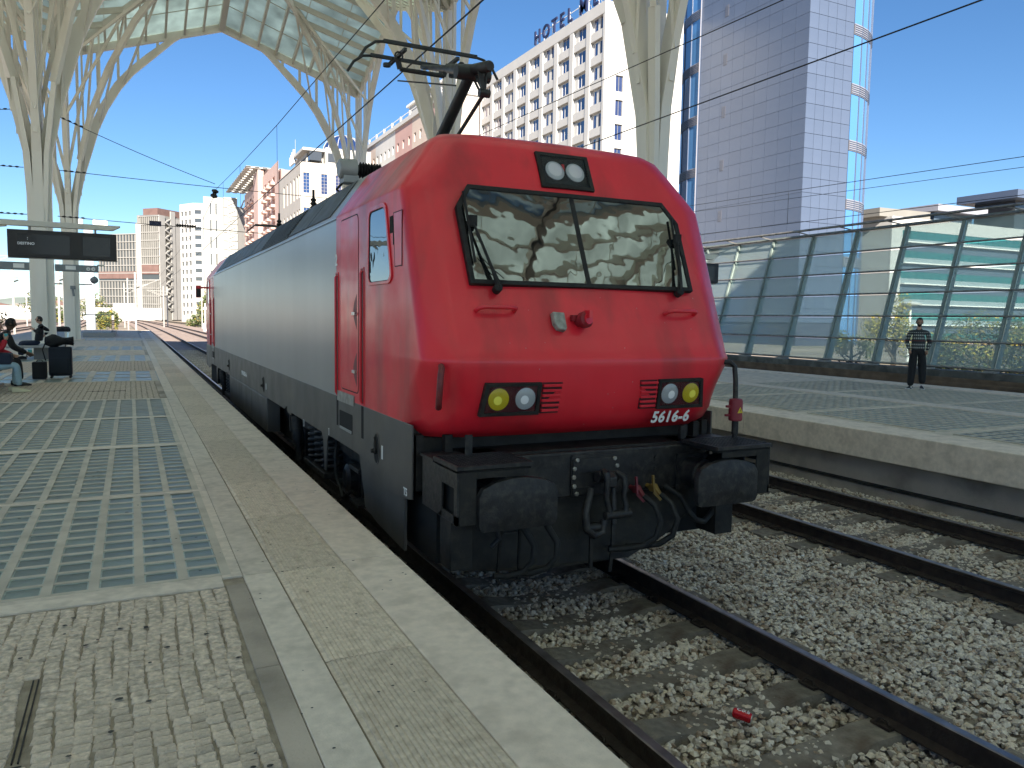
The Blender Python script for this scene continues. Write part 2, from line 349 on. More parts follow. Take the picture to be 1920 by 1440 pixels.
# ballast stones: patches of loose stones, repeated with shared meshes
def stone_patch(seed, w=1.0, h=1.0, n=760):
    r = random.Random(seed); mb = MB()
    ico = [Vector(v).normalized() for v in ((0,1,.0),(.9,.4,.2),(.6,-.8,.1),(-.6,-.8,0),(-.9,.4,.1),(.1,.1,1),(-.3,.6,.8),(.2,-.2,-1))]
    F = [(5,1,6),(6,1,0),(6,0,4),(5,6,4),(5,4,3),(5,3,2),(5,2,1),(7,0,1),(7,1,2),(7,2,3),(7,3,4),(7,4,0)]
    for _ in range(n):
        x, y = r.uniform(-w/2, w/2), r.uniform(-h/2, h/2); sz = r.uniform(.016, .034)
        if r.random() < .08: sz *= 1.25
        a, b = r.uniform(0, 6.28), r.uniform(-.9, .9); ca, sa, cb, sb = math.cos(a), math.sin(a), math.cos(b), math.sin(b)
        vs = []; z = r.uniform(-.026, .012)
        for v in ico:
            q = Vector((v.x*sz*r.uniform(.8, 1.35), v.y*sz*r.uniform(.7, 1.1), v.z*sz*r.uniform(.55, .95)))
            q = Vector((q.x, q.y*cb-q.z*sb, q.y*sb+q.z*cb)); q = Vector((q.x*ca-q.y*sa, q.x*sa+q.y*ca, q.z))
            vs.append((x+q.x, y+q.y, z+q.z))
        mb.add(vs, F, k=r.choice((0, 0, 0, 1, 1, 2, 3)))
    return mb.mesh('ballast', BM, recalc=False)
BM = [mat('ballast_grey', (.66, .58, .49), .85, var=.25, vscale=25, bump=.3, bscale=90, dirt=(.22, .15, .09), dscale=.8, damt=.7),
      mat('ballast_buff', (.68, .58, .46), .85, var=.25, vscale=25, bump=.3, bscale=90, dirt=(.24, .15, .09), dscale=.8, damt=.7),
      mat('ballast_dark', (.42, .36, .30), .85, var=.25, vscale=25, bump=.3, bscale=90),
      mat('ballast_brown', (.36, .265, .19), .85, var=.3, vscale=25, bump=.3, bscale=90)]
PAT = [stone_patch(k) for k in range(6)]
FARP = stone_patch(99, 2.0, 2.0, 1700)
bal = thing('ballast', (0, 0, 0), 'grey and buff crushed stone ballast heaped between the rails and sleepers', 'gravel', None, 'stuff')
def stones(x, y, z, me=None):
    o = inst('stones', me or rnd.choice(PAT), bal, (x, y, z), rnd.choice((0, 1, 2, 3))*math.pi/2); o['kind'] = 'stuff'; return o
y = -4.4
while y < 22:
    x = -1.38
    while x < 6.6:
        d = math.hypot(x+3.46, y+5.87)
        intr = abs(x) < .85 or abs(x-4.63) < .85
        # cut: hide instances wholly under the locomotive
        if not (-.9 < x < .9 and y > 2.6): stones(x+rnd.uniform(-.04, .04), y+rnd.uniform(-.04, .04), -.212 if not intr else -.218)
        x += .93
    y += .93
yy = 19.5
while yy < 56:
    for x in (-1.0, .9, 2.6, 4.5, 6.0): stones(x, yy, -.215, FARP)
    yy += 1.95

# ------------------------------------------------------------------ platforms
plat = thing('platform', (0, 0, 0), 'near platform paved with stone setts, glass blocks and ribbed tiles', None, None, 'structure')
PX = -1.90
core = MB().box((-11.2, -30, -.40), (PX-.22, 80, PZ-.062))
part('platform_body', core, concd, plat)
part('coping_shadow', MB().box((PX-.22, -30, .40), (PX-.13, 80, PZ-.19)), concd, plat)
# edge slabs (pitch 5.57)
def slab(name, x0, x1, y0, y1, zt, th, m, par, bev=.006):
    return part(name, MB().box((x0, y0, zt-th), (x1, y1, zt)), m, par, bevel=bev)
ej = [-17.64, -12.07, -6.5, -.935, 4.62, 10.2, 15.8, 21.4, 27, 32.6, 38.2, 43.8, 49.4, 55, 60.6, 66.2, 71.8, 79.9]
for a, b in zip(ej, ej[1:]): slab('edge_slab', -2.262, PX, a+.003, b-.003, PZ, .20, concm, plat, .012)
part('joint_fill', MB().box((-3.02, -18, PZ-.10), (-2.2, 80, PZ-.012)), groutm, plat)
# ribbed tactile tiles
def tile_mesh(L):
    mb = MB(); rows = []; n = 17; wt = .425; prof_ = []
    prof_.append((-wt/2, -.05)); prof_.append((-wt/2, -.002))
    for i in range(n):
        c = -wt/2+.018+(wt-.036)*(i+.5)/n; hw = .0068
        prof_ += [(c-hw-.003, -.001), (c-hw, .0045), (c+hw, .0045), (c+hw+.003, -.001)]
    prof_ += [(wt/2, -.002), (wt/2, -.05)]
    mb.grid([[(x, yq, z) for x, z in prof_] for yq in (-L/2, L/2)])
    r0 = [(x, -L/2, z) for x, z in prof_]; r1 = [(x, L/2, z) for x, z in prof_]
    mb.add(r0, [tuple(range(len(r0)))]); mb.add(r1, [tuple(range(len(r1)-1, -1, -1))])
    return mb.mesh('tactile_tile', tactm)
TM = tile_mesh(1.378)
ytj = -1.01
for k in range(-9, 57):
    yc = ytj+1.388*(k+.5)
    if yc > 79: break
    inst('tactile_tile', TM, plat, (-2.481, yc, PZ+rnd.uniform(-.002, .001)), rnd.uniform(-.003, .003))
# inner border slabs
for k in range(-4, 16):
    a, b = -.99+4.2*k, -.99+4.2*(k+1)
    if b > 80: break
    slab('paving_slab', -2.885, -2.702, a+.003, b-.003, PZ, .06, slabm, plat, .004)
zones = [(-.99, 10.2), (14.6, 18.2), (23.4, 27.4), (32.4, 36.4), (46, 50)]
zones_g = [(-.92, 10.13)]
for k in range(-14, 68):
    a = -1.13+1.2*k
    inz = any(z0-.2 < a+.6 < z1 for z0, z1 in zones)
    if not inz and a > -18: slab('paving_slab', -3.0, -2.889, a+.003, a+1.197, PZ-.002, .06, concd, plat, .004)
part('border_strip', MB().box((-11.0, -1.14, PZ-.06), (-3.01, -.995, PZ-.001)), slabm, plat)
# glass block pavement
gbm = MB(); gbm.k = 0; gbm.ext(rrect(-.084, -.072, .084, .072, .012, 2), XYZ('z'), -.045, -.0085); gbm.k = 1; gbm.ring(rrect(-.0925, -.0805, .0925, .0805, .010, 2), rrect(-.084, -.072, .084, .072, .012, 2), XYZ('z'), -.045, -.006)
gb_me = gbm.mesh('glass_block', [glassblk, mat('block_rim', (.36, .42, .38), .4, var=.15, vscale=20)])
frame_me = {}
def glass_panel(x0, y0, nx, ny, px, py, bw, bh, par, zt, indiv=True, group='a'):
    """concrete ribs with recessed glass blocks; x0,y0 = low corner of first block"""
    mb = MB(); W = nx*px; H = ny*py; e = px-bw
    for i in range(nx+1):
        xa = x0-e+i*px; mb.box((xa, y0-(py-bh), zt-.06), (xa+e, y0+H, zt))
    for j in range(ny+1):
        ya = y0-(py-bh)+j*py
        for i in range(nx): mb.box((x0+i*px, ya, zt-.06), (x0+i*px+bw, ya+(py-bh), zt-.0012))
    part('block_frame', mb, mat('block_frame_concrete', (.55, .495, .41), .7, var=.12, vscale=3, dirt=(.22, .2, .15), dscale=4, damt=.4, bump=.2, bscale=110), par)
    if not indiv:
        g = MB()
        for i in range(nx):
            for j in range(ny): g.box((x0+i*px, y0+j*py, zt-.05), (x0+i*px+bw, y0+j*py+bh, zt-.010))
        part('glass_blocks', g, glassblk, par, kind='stuff')
gcount = 0
for pr, (ya, nb) in enumerate(((-.92, 12), (1.66, 13), (4.55, 13), (7.42, 13))):
    pyy = 2.46/12 if pr == 0 else .205
    glass_panel(-3.19-.24*29, ya+.03, 30, nb, .24, .205, .185, .165, plat, PZ, indiv=(pr == 0))
    if pr == 0:
        far_ = MB()
        for i in range(30):
            for j in range(nb):
                x = -3.19-.24*29+.24*i+.0925; yv = ya+.03+.205*j+.0825
                if i >= 6 and gcount < 300: inst('glass_block', gb_me, plat, (x, yv, PZ), 0, (1, 1.02, 1)); gcount += 1
                else: far_.box((x-.0925, yv-.0825, PZ-.05), (x+.0925, yv+.0825, PZ-.010))
        part('glass_blocks', far_, glassblk, plat, kind='stuff')
    yb = ya+.03+nb*.205
    nxt = (1.66, 4.55, 7.42, 10.27)[pr]
    part('rib_beam', MB().box((-11, yb-.04, PZ-.06), (-3.005, nxt+.0, PZ-.0025)), slabm, plat)
part('rib_beam', MB().box((-3.005, -.985, PZ-.06), (-2.889, 10.2, PZ-.001)), slabm, plat)
part('rib_beam', MB().box((-11, -.993, PZ-.06), (-3.007, -.93, PZ-.003)), slabm, plat)
for (za, zb) in zones[1:]:
    n = int((zb-za)/.205); glass_panel(-3.19-.46*14, za+.03, 15, 3, .48, (zb-za)/3, .34, (zb-za)/3-.12, plat, PZ, indiv=False)
# stone setts: near field one by one
sett_mes = []
for k in range(10):
    r = random.Random(k+50); mb = MB(); pts = []
    for (cx, cy) in ((-1,-1),(-.35,-1.08),(.4,-1),(1,-1),(1.04,0),(1,1),(.3,1.05),(-.4,1.0),(-1,1),(-1.05,0)):
        pts.append((cx*.0325*r.uniform(.9, 1.05), cy*.0295*r.uniform(.88, 1.06)))
    n = len(pts); top_ = [(u*.88, v*.86, r.uniform(-.002, .002)) for u, v in pts]; mid = [(u, v, -.006) for u, v in pts]; bo = [(u*1.0, v*1.0, -.05) for u, v in pts]
    mb.v = top_+mid+bo+[(0, 0, r.uniform(.001, .004))]
    mb.f = [(i, (i+1) % n, 3*n) for i in range(n)]+[(i+n, (i+1) % n+n, (i+1) % n, i) for i in range(n)]+[(i+2*n, (i+1) % n+2*n, (i+1) % n+n, i+n) for i in range(n)]; mb.m = [0]*len(mb.f)
    sett_mes.append(mb.mesh('sett', stonem, smooth=28))
part('sand_joint', MB().box((-11, -18, PZ-.062), (-3.0, 80, PZ-.0105)), groutm, plat)
cnt = 0; stuffs = MB(); stuff2 = MB()
def sett_into(mbx, me, x, y, z, s=1.0):
    o = len(mbx.v); mbx.v += [(x+v.co.x*s, y+v.co.y*s, z+v.co.z) for v in me.vertices]; fl = [tuple(i+o for i in p.vertices) for p in me.polygons]
    mbx.f += fl; mbx.m += [0]*len(fl)
cands = []
x = -3.055
col_i = 0
while x > -4.75:
    yv = -1.18-rnd.uniform(0, .03)
    while yv > -3.75:
        xx = x+.012*math.sin(yv*3.1+x*2.2)+.006*math.sin(yv*9+col_i*1.9)+rnd.uniform(-.003, .003)
        slot = (-3.90 < xx < -3.84 and -2.78 < yv < -2.02)
        if not slot: cands.append((xx, yv))
        yv -= rnd.uniform(.057, .067)
    x -= .0685; col_i += 1
cands.sort(key=lambda p: (p[0] < -4.05)*10+math.hypot(p[0]+3.46, p[1]+4.5))
for (xx, yv) in cands:
    if cnt < 300: inst('sett', rnd.choice(sett_mes), plat, (xx, yv, PZ-.004+rnd.uniform(-.003, .002)), rnd.uniform(-.05, .05)); cnt += 1
    else: sett_into(stuffs, rnd.choice(sett_mes), xx, yv, PZ-.004+rnd.uniform(-.003, .002))
part('setts', stuffs, stonem, plat, smooth=50, kind='stuff')
def box_sett(mb, x, y, hx, hy):
    mb.add([(x-hx, y-hy, PZ-.016), (x+hx, y-hy, PZ-.016), (x+hx, y+hy, PZ-.016), (x-hx, y+hy, PZ-.016), (x-hx*.8, y-hy*.75, PZ-.002), (x+hx*.8, y-hy*.75, PZ-.002), (x+hx*.8, y+hy*.75, PZ-.002), (x-hx*.8, y+hy*.75, PZ-.002)], [(4,5,6,7),(0,1,5,4),(1,2,6,5),(2,3,7,6),(3,0,4,7)])
for (ya, yb) in ((10.3, 14.5), (18.3, 23.3)):
    x = -3.06
    while x > -7.6:
        yv = ya+rnd.uniform(0, .05)
        while yv < yb: box_sett(stuff2, x+rnd.uniform(-.006, .006), yv, .044, .034); yv += rnd.uniform(.075, .095)
        x -= .1
part('setts', stuff2, stonem, plat, kind='stuff')
part('paving', MB().box((-11, 10.25, PZ-.06), (-7.6, 80, PZ-.008)).box((-7.6, 27.5, PZ-.06), (-3.0, 32.3, PZ-.008)).box((-7.6, 36.5, PZ-.06), (-3.0, 45.9, PZ-.008)).box((-7.6, 50.1, PZ-.06), (-3.0, 80, PZ-.008)), mat('far_setts', (.58, .48, .37), .8, var=.3, vscale=6, bump=.6, bscale=12), plat)
# drain slot
part('drain_slot', MB().box((-3.895, -2.76, PZ-.03), (-3.845, -2.05, PZ-.012)).box((-3.885, -2.75, PZ-.015), (-3.880, -2.05, PZ-.004)).box((-3.865, -2.75, PZ-.015), (-3.860, -2.05, PZ-.004)).box((-4.3, -2.785, PZ-.02), (-3.85, -2.765, PZ-.010)), blackm, plat)
part('drain_slot', MB().box((-4.3, 12.0, PZ-.02), (-3.6, 12.03, PZ+.001)), blackm, plat)
# chewing gum spots and small stains
gum = MB(); rg = random.Random(4)
def blob(x, y, z, r):
    n = 8; r *= 1.35; mbv = [(x+r*rg.uniform(.6, 1.2)*math.cos(6.283*i/n), y+r*.8*rg.uniform(.6, 1.2)*math.sin(6.283*i/n), z) for i in range(n)]
    gum.add(mbv, [tuple(range(n))])
for _ in range(46): blob(rg.uniform(-2.66, -2.30), rg.uniform(-3.9, 4), PZ+.0062, rg.uniform(.004, .009))
for _ in range(14): blob(rg.uniform(-2.2, -1.95), rg.uniform(-3.6, 3), PZ+.0012, rg.uniform(.004, .008))
for _ in range(26): blob(rg.uniform(-4.2, -3.05), rg.uniform(-3.3, -1.2), PZ+.0035, rg.uniform(.006, .012))
for _ in range(10): blob(rg.uniform(-2.98, -2.72), rg.uniform(-3.3, 0), PZ+.0015, rg.uniform(.003, .007))
for _ in range(24): blob(rg.uniform(-4.4, -3.05), rg.uniform(-.9, 4), PZ+.001, rg.uniform(.006, .012))
part('gum_spots', gum, mat('old_gum', (.05, .048, .042), .8), plat, kind='stuff')

# right platform
rp = thing('platform', (6.5, 0, 0), 'far platform with pale concrete edge and large glass block fields', None, None, 'structure')
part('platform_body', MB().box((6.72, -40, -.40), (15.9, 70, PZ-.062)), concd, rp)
yj = -40.0
while yj < 70: slab('edge_slab', 6.45, 7.15, yj+.003, min(70, yj+5.6)-.003, PZ, .43, concm, rp, .015); slab('edge_slab', 15.1, 15.80, yj+.003, min(70, yj+5.6)-.003, PZ, .2, concm, rp, .015); yj += 5.6
part('wall_ledge', MB().box((6.66, -40, .30), (6.74, 70, .335)).box((6.60, -40, -.40), (6.74, 70, -.08)), concd, rp)
part('duct_joint', MB().box((6.54, -40, -.05), (6.72, 70, -.046)), voidm, rp)
part('paving', MB().box((7.152, -40, PZ-.08), (15.098, 70, PZ-.022)), mat('far_setts2', (.62, .53, .42), .8, var=.2, vscale=5, bump=.5, bscale=12), rp)
for (ya, yb) in ((-8.0, -1.4), (-1.0, 10.2), (14.6, 18.4)):
    for (xa, xb) in ((7.45, 10.7), (11.3, 14.7)):
        n = int((yb-ya)/.205); yq = ya
        while yq < yb-2.3:
            glass_panel(xa+.06, yq+.04, int((xb-xa)/.24), 12, .24, .205, .185, .165, rp, PZ-.004, indiv=False); yq += 2.78
part('strip_paving', MB().box((10.76, -30, PZ-.05), (11.28, 69, PZ-.002)), slabm, rp)

# ------------------------------------------------------------------ canopy
ND, GZ, CZ = 17.4, 20.3, 22.6
PXY, PYY = 17.2, 16.8
X0, Y0 = -6.6, 47.0-16.8
def tri_strip(N, G, C, k, n):  # strip k of n parallel to G-C inside triangle N-G-C
    N, G, C = Vector(N), Vector(G), Vector(C); a, b = k/n, (k+1)/n
    e0 = G+(N-G)*a; e1 = G+(N-G)*b; c0 = C+(N-C)*a; c1 = C+(N-C)*b
    return e0, e1, c1, c0
def bay_geometry():
    hx, hy = PXY/2, PYY/2; C = (0, 0, CZ); out = []
    for (G, Ns) in (((0, hy, GZ), ((-hx, hy, ND), (hx, hy, ND))), ((0, -hy, GZ), ((-hx, -hy, ND), (hx, -hy, ND))), ((-hx, 0, GZ), ((-hx, -hy, ND), (-hx, hy, ND))), ((hx, 0, GZ), ((hx, -hy, ND), (hx, hy, ND)))):
        for N in Ns: out.append((N, G, C))
    return out
bay_glass, bay_raft, bay_beam = [], [], []
for (N, G, C) in bay_geometry():
    n = 8
    for k in range(n):
        e0, e1, c1, c0 = tri_strip(N, G, C, k, n); mb = MB()
        dz = Vector((0, 0, .04)); vs = [e0, e1, c1, c0]; sh = (e1-e0)*.0
        mb.add([v+dz for v in vs]+[v+dz*2 for v in vs], [(0,1,2,3),(7,6,5,4),(0,4,5,1),(1,5,6,2),(2,6,7,3),(3,7,4,0)])
        bay_glass.append(mb.mesh('glass_pane', roofglass))
        if k > 0: bay_raft.append(MB().bar(e0-dz*3, c0-dz*3, .12, .30).mesh('rafter', creamst2))
        if k > 0 and False: pass
    Nv, Gv, Cv = Vector(N), Vector(G), Vector(C)
    for t_ in (.25, .5, .75): bay_beam.append(MB().bar(Gv+(Cv-Gv)*t_-Vector((0, 0, .0)), Nv+(Cv-Nv)*t_-Vector((0, 0, .0)), .03, .05).mesh('glazing_bar', creamst2))
    bay_beam.append(MB().bar(Nv-Vector((0, 0, .1)), Gv-Vector((0, 0, .1)), .22, .5).mesh('eave_beam', creamst))
for (G, C) in (((0, PYY/2, GZ), (0, 0, CZ)), ((0, -PYY/2, GZ), (0, 0, CZ)), ((-PXY/2, 0, GZ), (0, 0, CZ)), ((PXY/2, 0, GZ), (0, 0, CZ))):
    bay_beam.append(MB().bar((G[0], G[1], G[2]-.15), (C[0], C[1], C[2]-.15), .34, .42).mesh('ridge_beam', creamst2))
for sx in (-1, 1):
    for sy in (-1, 1): bay_beam.append(MB().bar((sx*PXY/2, sy*PYY/2, ND-.15), (0, 0, CZ-.15), .22, .4).mesh('valley_beam', creamst2))
def joined(mes, name, m):
    mb = MB()
    for me in mes: mb.add([tuple(v.co) for v in me.vertices], [tuple(p.vertices) for p in me.polygons])
    return mb.mesh(name, m)
GJ = joined(bay_glass, 'glass_panes', roofglass); RJ = joined(bay_raft, 'rafters', creamst2); BJ = joined(bay_beam, 'beams', creamst2)
baylab = {(0, 0): 'glazed roof bay over the tracks with the open pointed gable at its far end', (0, -1): 'glazed roof bay directly above the locomotive', (-1, 0): 'glazed roof bay at upper left beyond the two near columns',
          (-1, -1): 'glazed roof bay at the top left edge above the platform'}
names_i = {-3: 'far left', -2: 'left', -1: 'near left', 0: 'track', 1: 'right'}
for i in range(-1, 2):
    for j in range(-7, 1):
        if i == -1 and j < -5: continue
        if i == 1 and j not in (-3, -4, -5): continue
        c = (X0+PXY/2+PXY*i, Y0+PYY/2+PYY*j, 0)
        lab = baylab.get((i, j), 'glazed roof bay %s, %s' % ({-1: 'left of the near platform', 0: 'over the tracks', 1: 'over the far platform side'}[i], {0: 'farthest', -1: 'beside the loco', -2: 'at the camera', -3: 'just behind the camera', -4: 'second behind the camera', -5: 'third behind the camera', -6: 'fourth behind the camera', -7: 'rearmost of all'}[j]))
        b = thing('canopy_bay', c, lab, 'station roof', 'glazed bays of the station roof')
        if (i, j) in baylab:
            for me in bay_glass: inst('glass_pane', me, b, c)
            for me in bay_raft: inst('rafter', me, b, c)
            for me in bay_beam: inst(me.name.split('.')[0], me, b, c)
        else:
            inst('glass_panes', GJ, b, c); inst('rafters', RJ, b, c); inst('beams', BJ, b, c)
# columns: tree-shaped
outc = [(.42, PZ), (.41, 4.0), (.42, 7.0), (.50, 8.6), (.87, 10.35), (1.70, 13.2), (2.20, 14.4), (2.90, 15.65), (3.60, 16.6), (4.50, 17.5), (5.90, 18.9), (6.70, 19.5), (8.40, 20.12)]
innc = [(.0, PZ), (.0, 4.0), (.0, 7.0), (.02, 8.6), (.40, 10.6), (1.28, 13.45), (1.82, 14.7), (2.55, 15.95), (3.32, 16.9), (4.28, 17.85), (5.74, 19.15), (6.62, 19.78), (8.40, 20.4)]
def rib(dx, dy, sc):
    mb = MB(); px_, py_ = -dy, dx; rows = []
    for (uo, z), (ui, zi) in zip(outc, innc):
        k = sc; wd = .17 if z < 9 else .13
        def P(u, zz, s_): return (dx*u*(k if u > .45 else 1)+px_*wd*s_, dy*u*(k if u > .45 else 1)+py_*wd*s_, zz)
        rows.append([P(uo, z, -1), P(uo, z, 1), P(ui, zi, 1), P(ui, zi, -1), P(uo, z, -1)])
    mb.grid(rows); mb.add([rows[-1][q] for q in range(4)], [(0, 1, 2, 3)]); return mb.mesh('arch_rib', creamst)
RIBS = {d: rib(d[0], d[1], 1.0) for d in ((1, 0), (-1, 0), (0, 1), (0, -1))}
TRK = MB().box((-.20, -.20, PZ), (.20, .20, 9.0)).box((-.15, -.15, 9.0), (.15, .15, ND)).mesh('trunk', creamst)
PLN = MB().box((-.62, -.62, PZ-.02), (.62, .62, PZ+.06)).mesh('plinth', concm)
dg = [(.25, 5.5), (.45, 8.5), (.95, 11.2), (1.9, 13.8), (3.3, 16.2), (5.2, 18.5), (7.2, 20.2), (8.6, 20.95)]
def diag(sx, sy):
    q = math.sqrt(.5); mb = MB()
    for (a, za), (b, zb) in zip(dg, dg[1:]): mb.bar((sx*a*q, sy*a*q, za), (sx*b*q, sy*b*q, zb), .17, .34)
    return mb.mesh('diagonal_rib', creamst)
DIA = {(sx, sy): diag(sx, sy) for sx in (-1, 1) for sy in (-1, 1)}
def interp(T, u):
    for (a, p), (b, q) in zip(T, T[1:]):
        if u <= b: return p+(q-p)*(u-a)/(b-a)
    return T[-1][1]
rb = [(.50, 8.6), (.87, 10.35), (1.70, 13.2), (2.20, 14.4), (2.90, 15.65), (3.60, 16.6), (4.50, 17.5), (5.90, 18.9), (6.70, 19.5), (8.40, 20.12)]
STR = {}
def struts_for(d):
    dx, dy = d; out_ = []
    for u in (.62, 1.7, 2.78, 3.86, 4.94, 6.02, 7.1):
        z0 = interp(rb, u)+.1; z1 = ND+(GZ-ND)*u/8.5
        if z1-z0 > .2: out_.append(MB().bar((dx*u, dy*u, z0), (dx*u, dy*u, z1), .15, .15).mesh('strut', creamst))
    return out_
def fan_for(d, s):   # from arch rib to valley beam
    dx, dy = d; sx, sy = s; q = math.sqrt(.5); out_ = []
    for u, t in ((.8, 2.2), (1.7, 4.6), (3.0, 7.2)):
        z0 = interp(rb, u)+.1; zt = ND+(CZ-ND)*t/12.0-.2
        out_.append(MB().bar((dx*u, dy*u, z0), (sx*t*q, sy*t*q, zt), .08, .14).mesh('strut', creamst))
    return out_
def dstr(s):
    sx, sy = s; q = math.sqrt(.5); out_ = []
    for t in (1.3, 2.6, 4.0, 5.6):
        z0 = interp(dg, t); out_.append(MB().bar((sx*t*q, sy*t*q, z0), (sx*t*q, sy*t*q, ND+(CZ-ND)*t/12.0-.2), .10, .14).mesh('strut', creamst))
    return out_
ST1 = {d: struts_for(d) for d in RIBS}; ST3 = {s: dstr(s) for s in DIA}
FAN = {(d, s): fan_for(d, s) for d in RIBS for s in DIA if (d[0] == s[0] or d[1] == s[1])}
def column(x, y, dirs, label, detail=True):
    c = thing('canopy_column', (x, y, 0), label, 'column', 'tree-shaped columns carrying the station roof')
    inst('trunk', TRK, c, (x, y, 0)); inst('plinth', PLN, c, (x, y, 0))
    for d in dirs:
        inst('arch_rib', RIBS[d], c, (x, y, 0))
        for me in ST1[d] if detail else []: inst('strut', me, c, (x, y, 0))
    for s in DIA:
        ok = ((s[0], 0) in dirs) and ((0, s[1]) in dirs)
        if ok:
            inst('diagonal_rib', DIA[s], c, (x, y, 0))
            if detail:
                for me in ST3[s]: inst('strut', me, c, (x, y, 0))
                for d in ((s[0], 0), (0, s[1])):
                    for me in FAN[(d, s)]: inst('strut', me, c, (x, y, 0))
    return c
ALL = ((1, 0), (-1, 0), (0, 1), (0, -1)); NOF = ((1, 0), (-1, 0), (0, -1)); RGT = ((-1, 0), (0, 1), (0, -1)); RNF = ((-1, 0), (0, -1))
column(X0, 47.0, NOF, 'rust-streaked white tree column on the near platform, second from the left edge')
column(X0, 30.2, ALL, 'widest white tree column on the near platform, behind the hanging display board')
column(X0+PXY, 47.0, RNF, 'white tree column whose crown of thin struts rises behind the locomotive roof')
column(X0+PXY, 30.2, RGT, 'white tree column directly behind the pantograph')
column(X0+PXY, 13.4, RGT, 'white tree column right of the pantograph, against the hotel and tower')
for xx, yy in ((X0, 13.4), (X0, -3.4), (X0+PXY, -3.4), (X0, -20.2), (X0+PXY, -20.2), (X0-PXY, 13.4), (X0-PXY, -3.4)):
    column(xx, yy, RGT if xx > 5 else ALL, 'white tree column out of view beside or behind the camera', detail=(yy < 0 and yy > -10))
rustm = mat('rust_stain', (.40, .24, .07), .8, var=.4, vscale=4)
def stain(par, x, y, z0, z1, w_):
    part('rust_stain', MB().add([(x-w_*.3, y, z0), (x+w_*.4, y, z0), (x+w_, y, z1), (x-w_, y, z1)], [(0, 1, 2, 3)]), rustm, par)
cs_ = [o for o in COL.objects if o.name.startswith('canopy_column')]
stain(cs_[0], X0+.03, 46.797, 6.0, 9.6, .05); stain(cs_[0], X0-.09, 46.797, 8.4, 9.2, .015); stain(cs_[1], X0+.05, 29.997, 6.9, 8.1, .02); stain(cs_[1], X0-.03, 29.997, 7.1, 8.2, .012)
stain(cs_[4], X0+PXY+.05, 13.197, 7.2, 8.9, .02); stain(cs_[4], X0+PXY-.1, 13.197, 8.0, 8.8, .012); stain(cs_[3], X0+PXY+.05, 29.997, 10.6, 12.2, .03)
for yy in (30.2, 47.0): column(X0-PXY, yy, NOF if yy > 40 else ALL, 'white tree column of the next platform, at the left edge' if yy > 40 else 'nearer white tree column of the next platform, beyond the left edge')
# ------------------------------------------------------------------ locomotive
LM = 9.2          # mid length
loco = thing('locomotive', (0, LM, 0), 'red and grey electric locomotive numbered 5616-6 standing at the platform with its pantograph up', 'locomotive')
def yA(z):
    T = [(1.43,-.22),(1.50,-.36),(1.60,-.44),(1.75,-.485),(1.9,-.505),(2.05,-.515),(2.07,-.510),(2.10,-.485),(3.42,.09),(3.60,.165),(3.75,.235),(3.89,.31),(3.945,.37),(3.975,.45),(3.99,.54),(4.0,.66)]
    if z <= T[0][0]: return T[0][1]
    for (a, p), (b, q) in zip(T, T[1:]):
        if z <= b: return p+(q-p)*(z-a)/(b-a)
    return T[-1][1]
def Wz(z):
    T = [(0,1.5),(3.42,1.5),(3.46,1.475),(3.60,1.372),(3.75,1.262),(3.89,1.16),(3.945,1.07),(3.975,.90),(3.99,.55),(4.0,.02)]
    for (a, p), (b, q) in zip(T, T[1:]):
        if z <= b: return p+(q-p)*(z-a)/(b-a)
    return .02
def fillet(pts, rads, seg=5):
    out = [pts[0]]
    for i in range(1, len(pts)-1):
        p = Vector(pts[i]); a = Vector(pts[i-1])-p; b = Vector(pts[i+1])-p
        r = min(rads[i-1], a.length*.48, b.length*.48); p0 = p+a.normalized()*r; p1 = p+b.normalized()*r
        for k in range(seg+1):
            t = k/seg; q = p0*(1-t)**2+p*2*t*(1-t)+p1*t*t; out.append((q.x, q.y))
    out.append(pts[-1]); return out
def outline(z, yb=2.4):
    W = Wz(z); a = yA(z); f = min(1.0, W/1.5)
    low = max(0, min(1, (1.62-z)/.19)); sh = max(0, min(1, (z-3.42)/.5))
    up_ = max(0, min(1, (z-2.1)/1.2)); lw = max(0, min(1, (2.08-z)/.4)); lw = lw*lw*(3-2*lw)
    xB = (1.28-.05*lw)*f; yB = a+.04+.03*lw; yC = a+.21-.09*up_+.17*lw
    half = [(0, a), (xB*.5, a+.012), (xB, yB), (W, yC), (W, yb)]
    h = fillet(half, [.3, .07+.13*lw, .07+.18*lw], 5)
    return [(-x, y, z) for x, y in reversed(h)] + [(x, y, z) for x, y in h[1:]]
zs = [1.43, 1.455, 1.50, 1.55, 1.60, 1.68, 1.75, 1.82, 1.9, 2.0, 2.045, 2.06, 2.075, 2.10, 2.3, 2.6, 2.9, 3.2, 3.40, 3.42, 3.44, 3.47, 3.60, 3.75, 3.84, 3.89, 3.92, 3.945, 3.962, 3.975, 3.985, 3.99, 3.996, 4.0]
def cab(mirror=False):
    mb = MB(); mb.grid([outline(z) for z in zs])
    o0 = outline(1.43); mb.add(o0, [tuple(range(len(o0)))])
    if mirror: mb.v = [(-x, 2*LM-y, z) for x, y, z in mb.v]
    return mb
part('cab_shell', cab(), red, loco, smooth=40)
part('cab_shell', cab(True), red, loco, smooth=40)
# middle body
prof = [(1.5, 1.535), (1.5, 3.36), (1.5, 3.42), (1.475, 3.46), (1.372, 3.60), (1.262, 3.75), (1.16, 3.89), (1.07, 3.945), (.90, 3.975), (.55, 3.99), (0, 4.0)]
prof = [(-x, z) for x, z in prof] + [(x, z) for x, z in reversed(prof[:-1])]
mb = MB(); mb.grid([[(x, y, z) for x, z in prof] for y in (2.402, 6, 12, 2*LM-2.402)])
part('body_shell', mb, silver, loco, smooth=25)
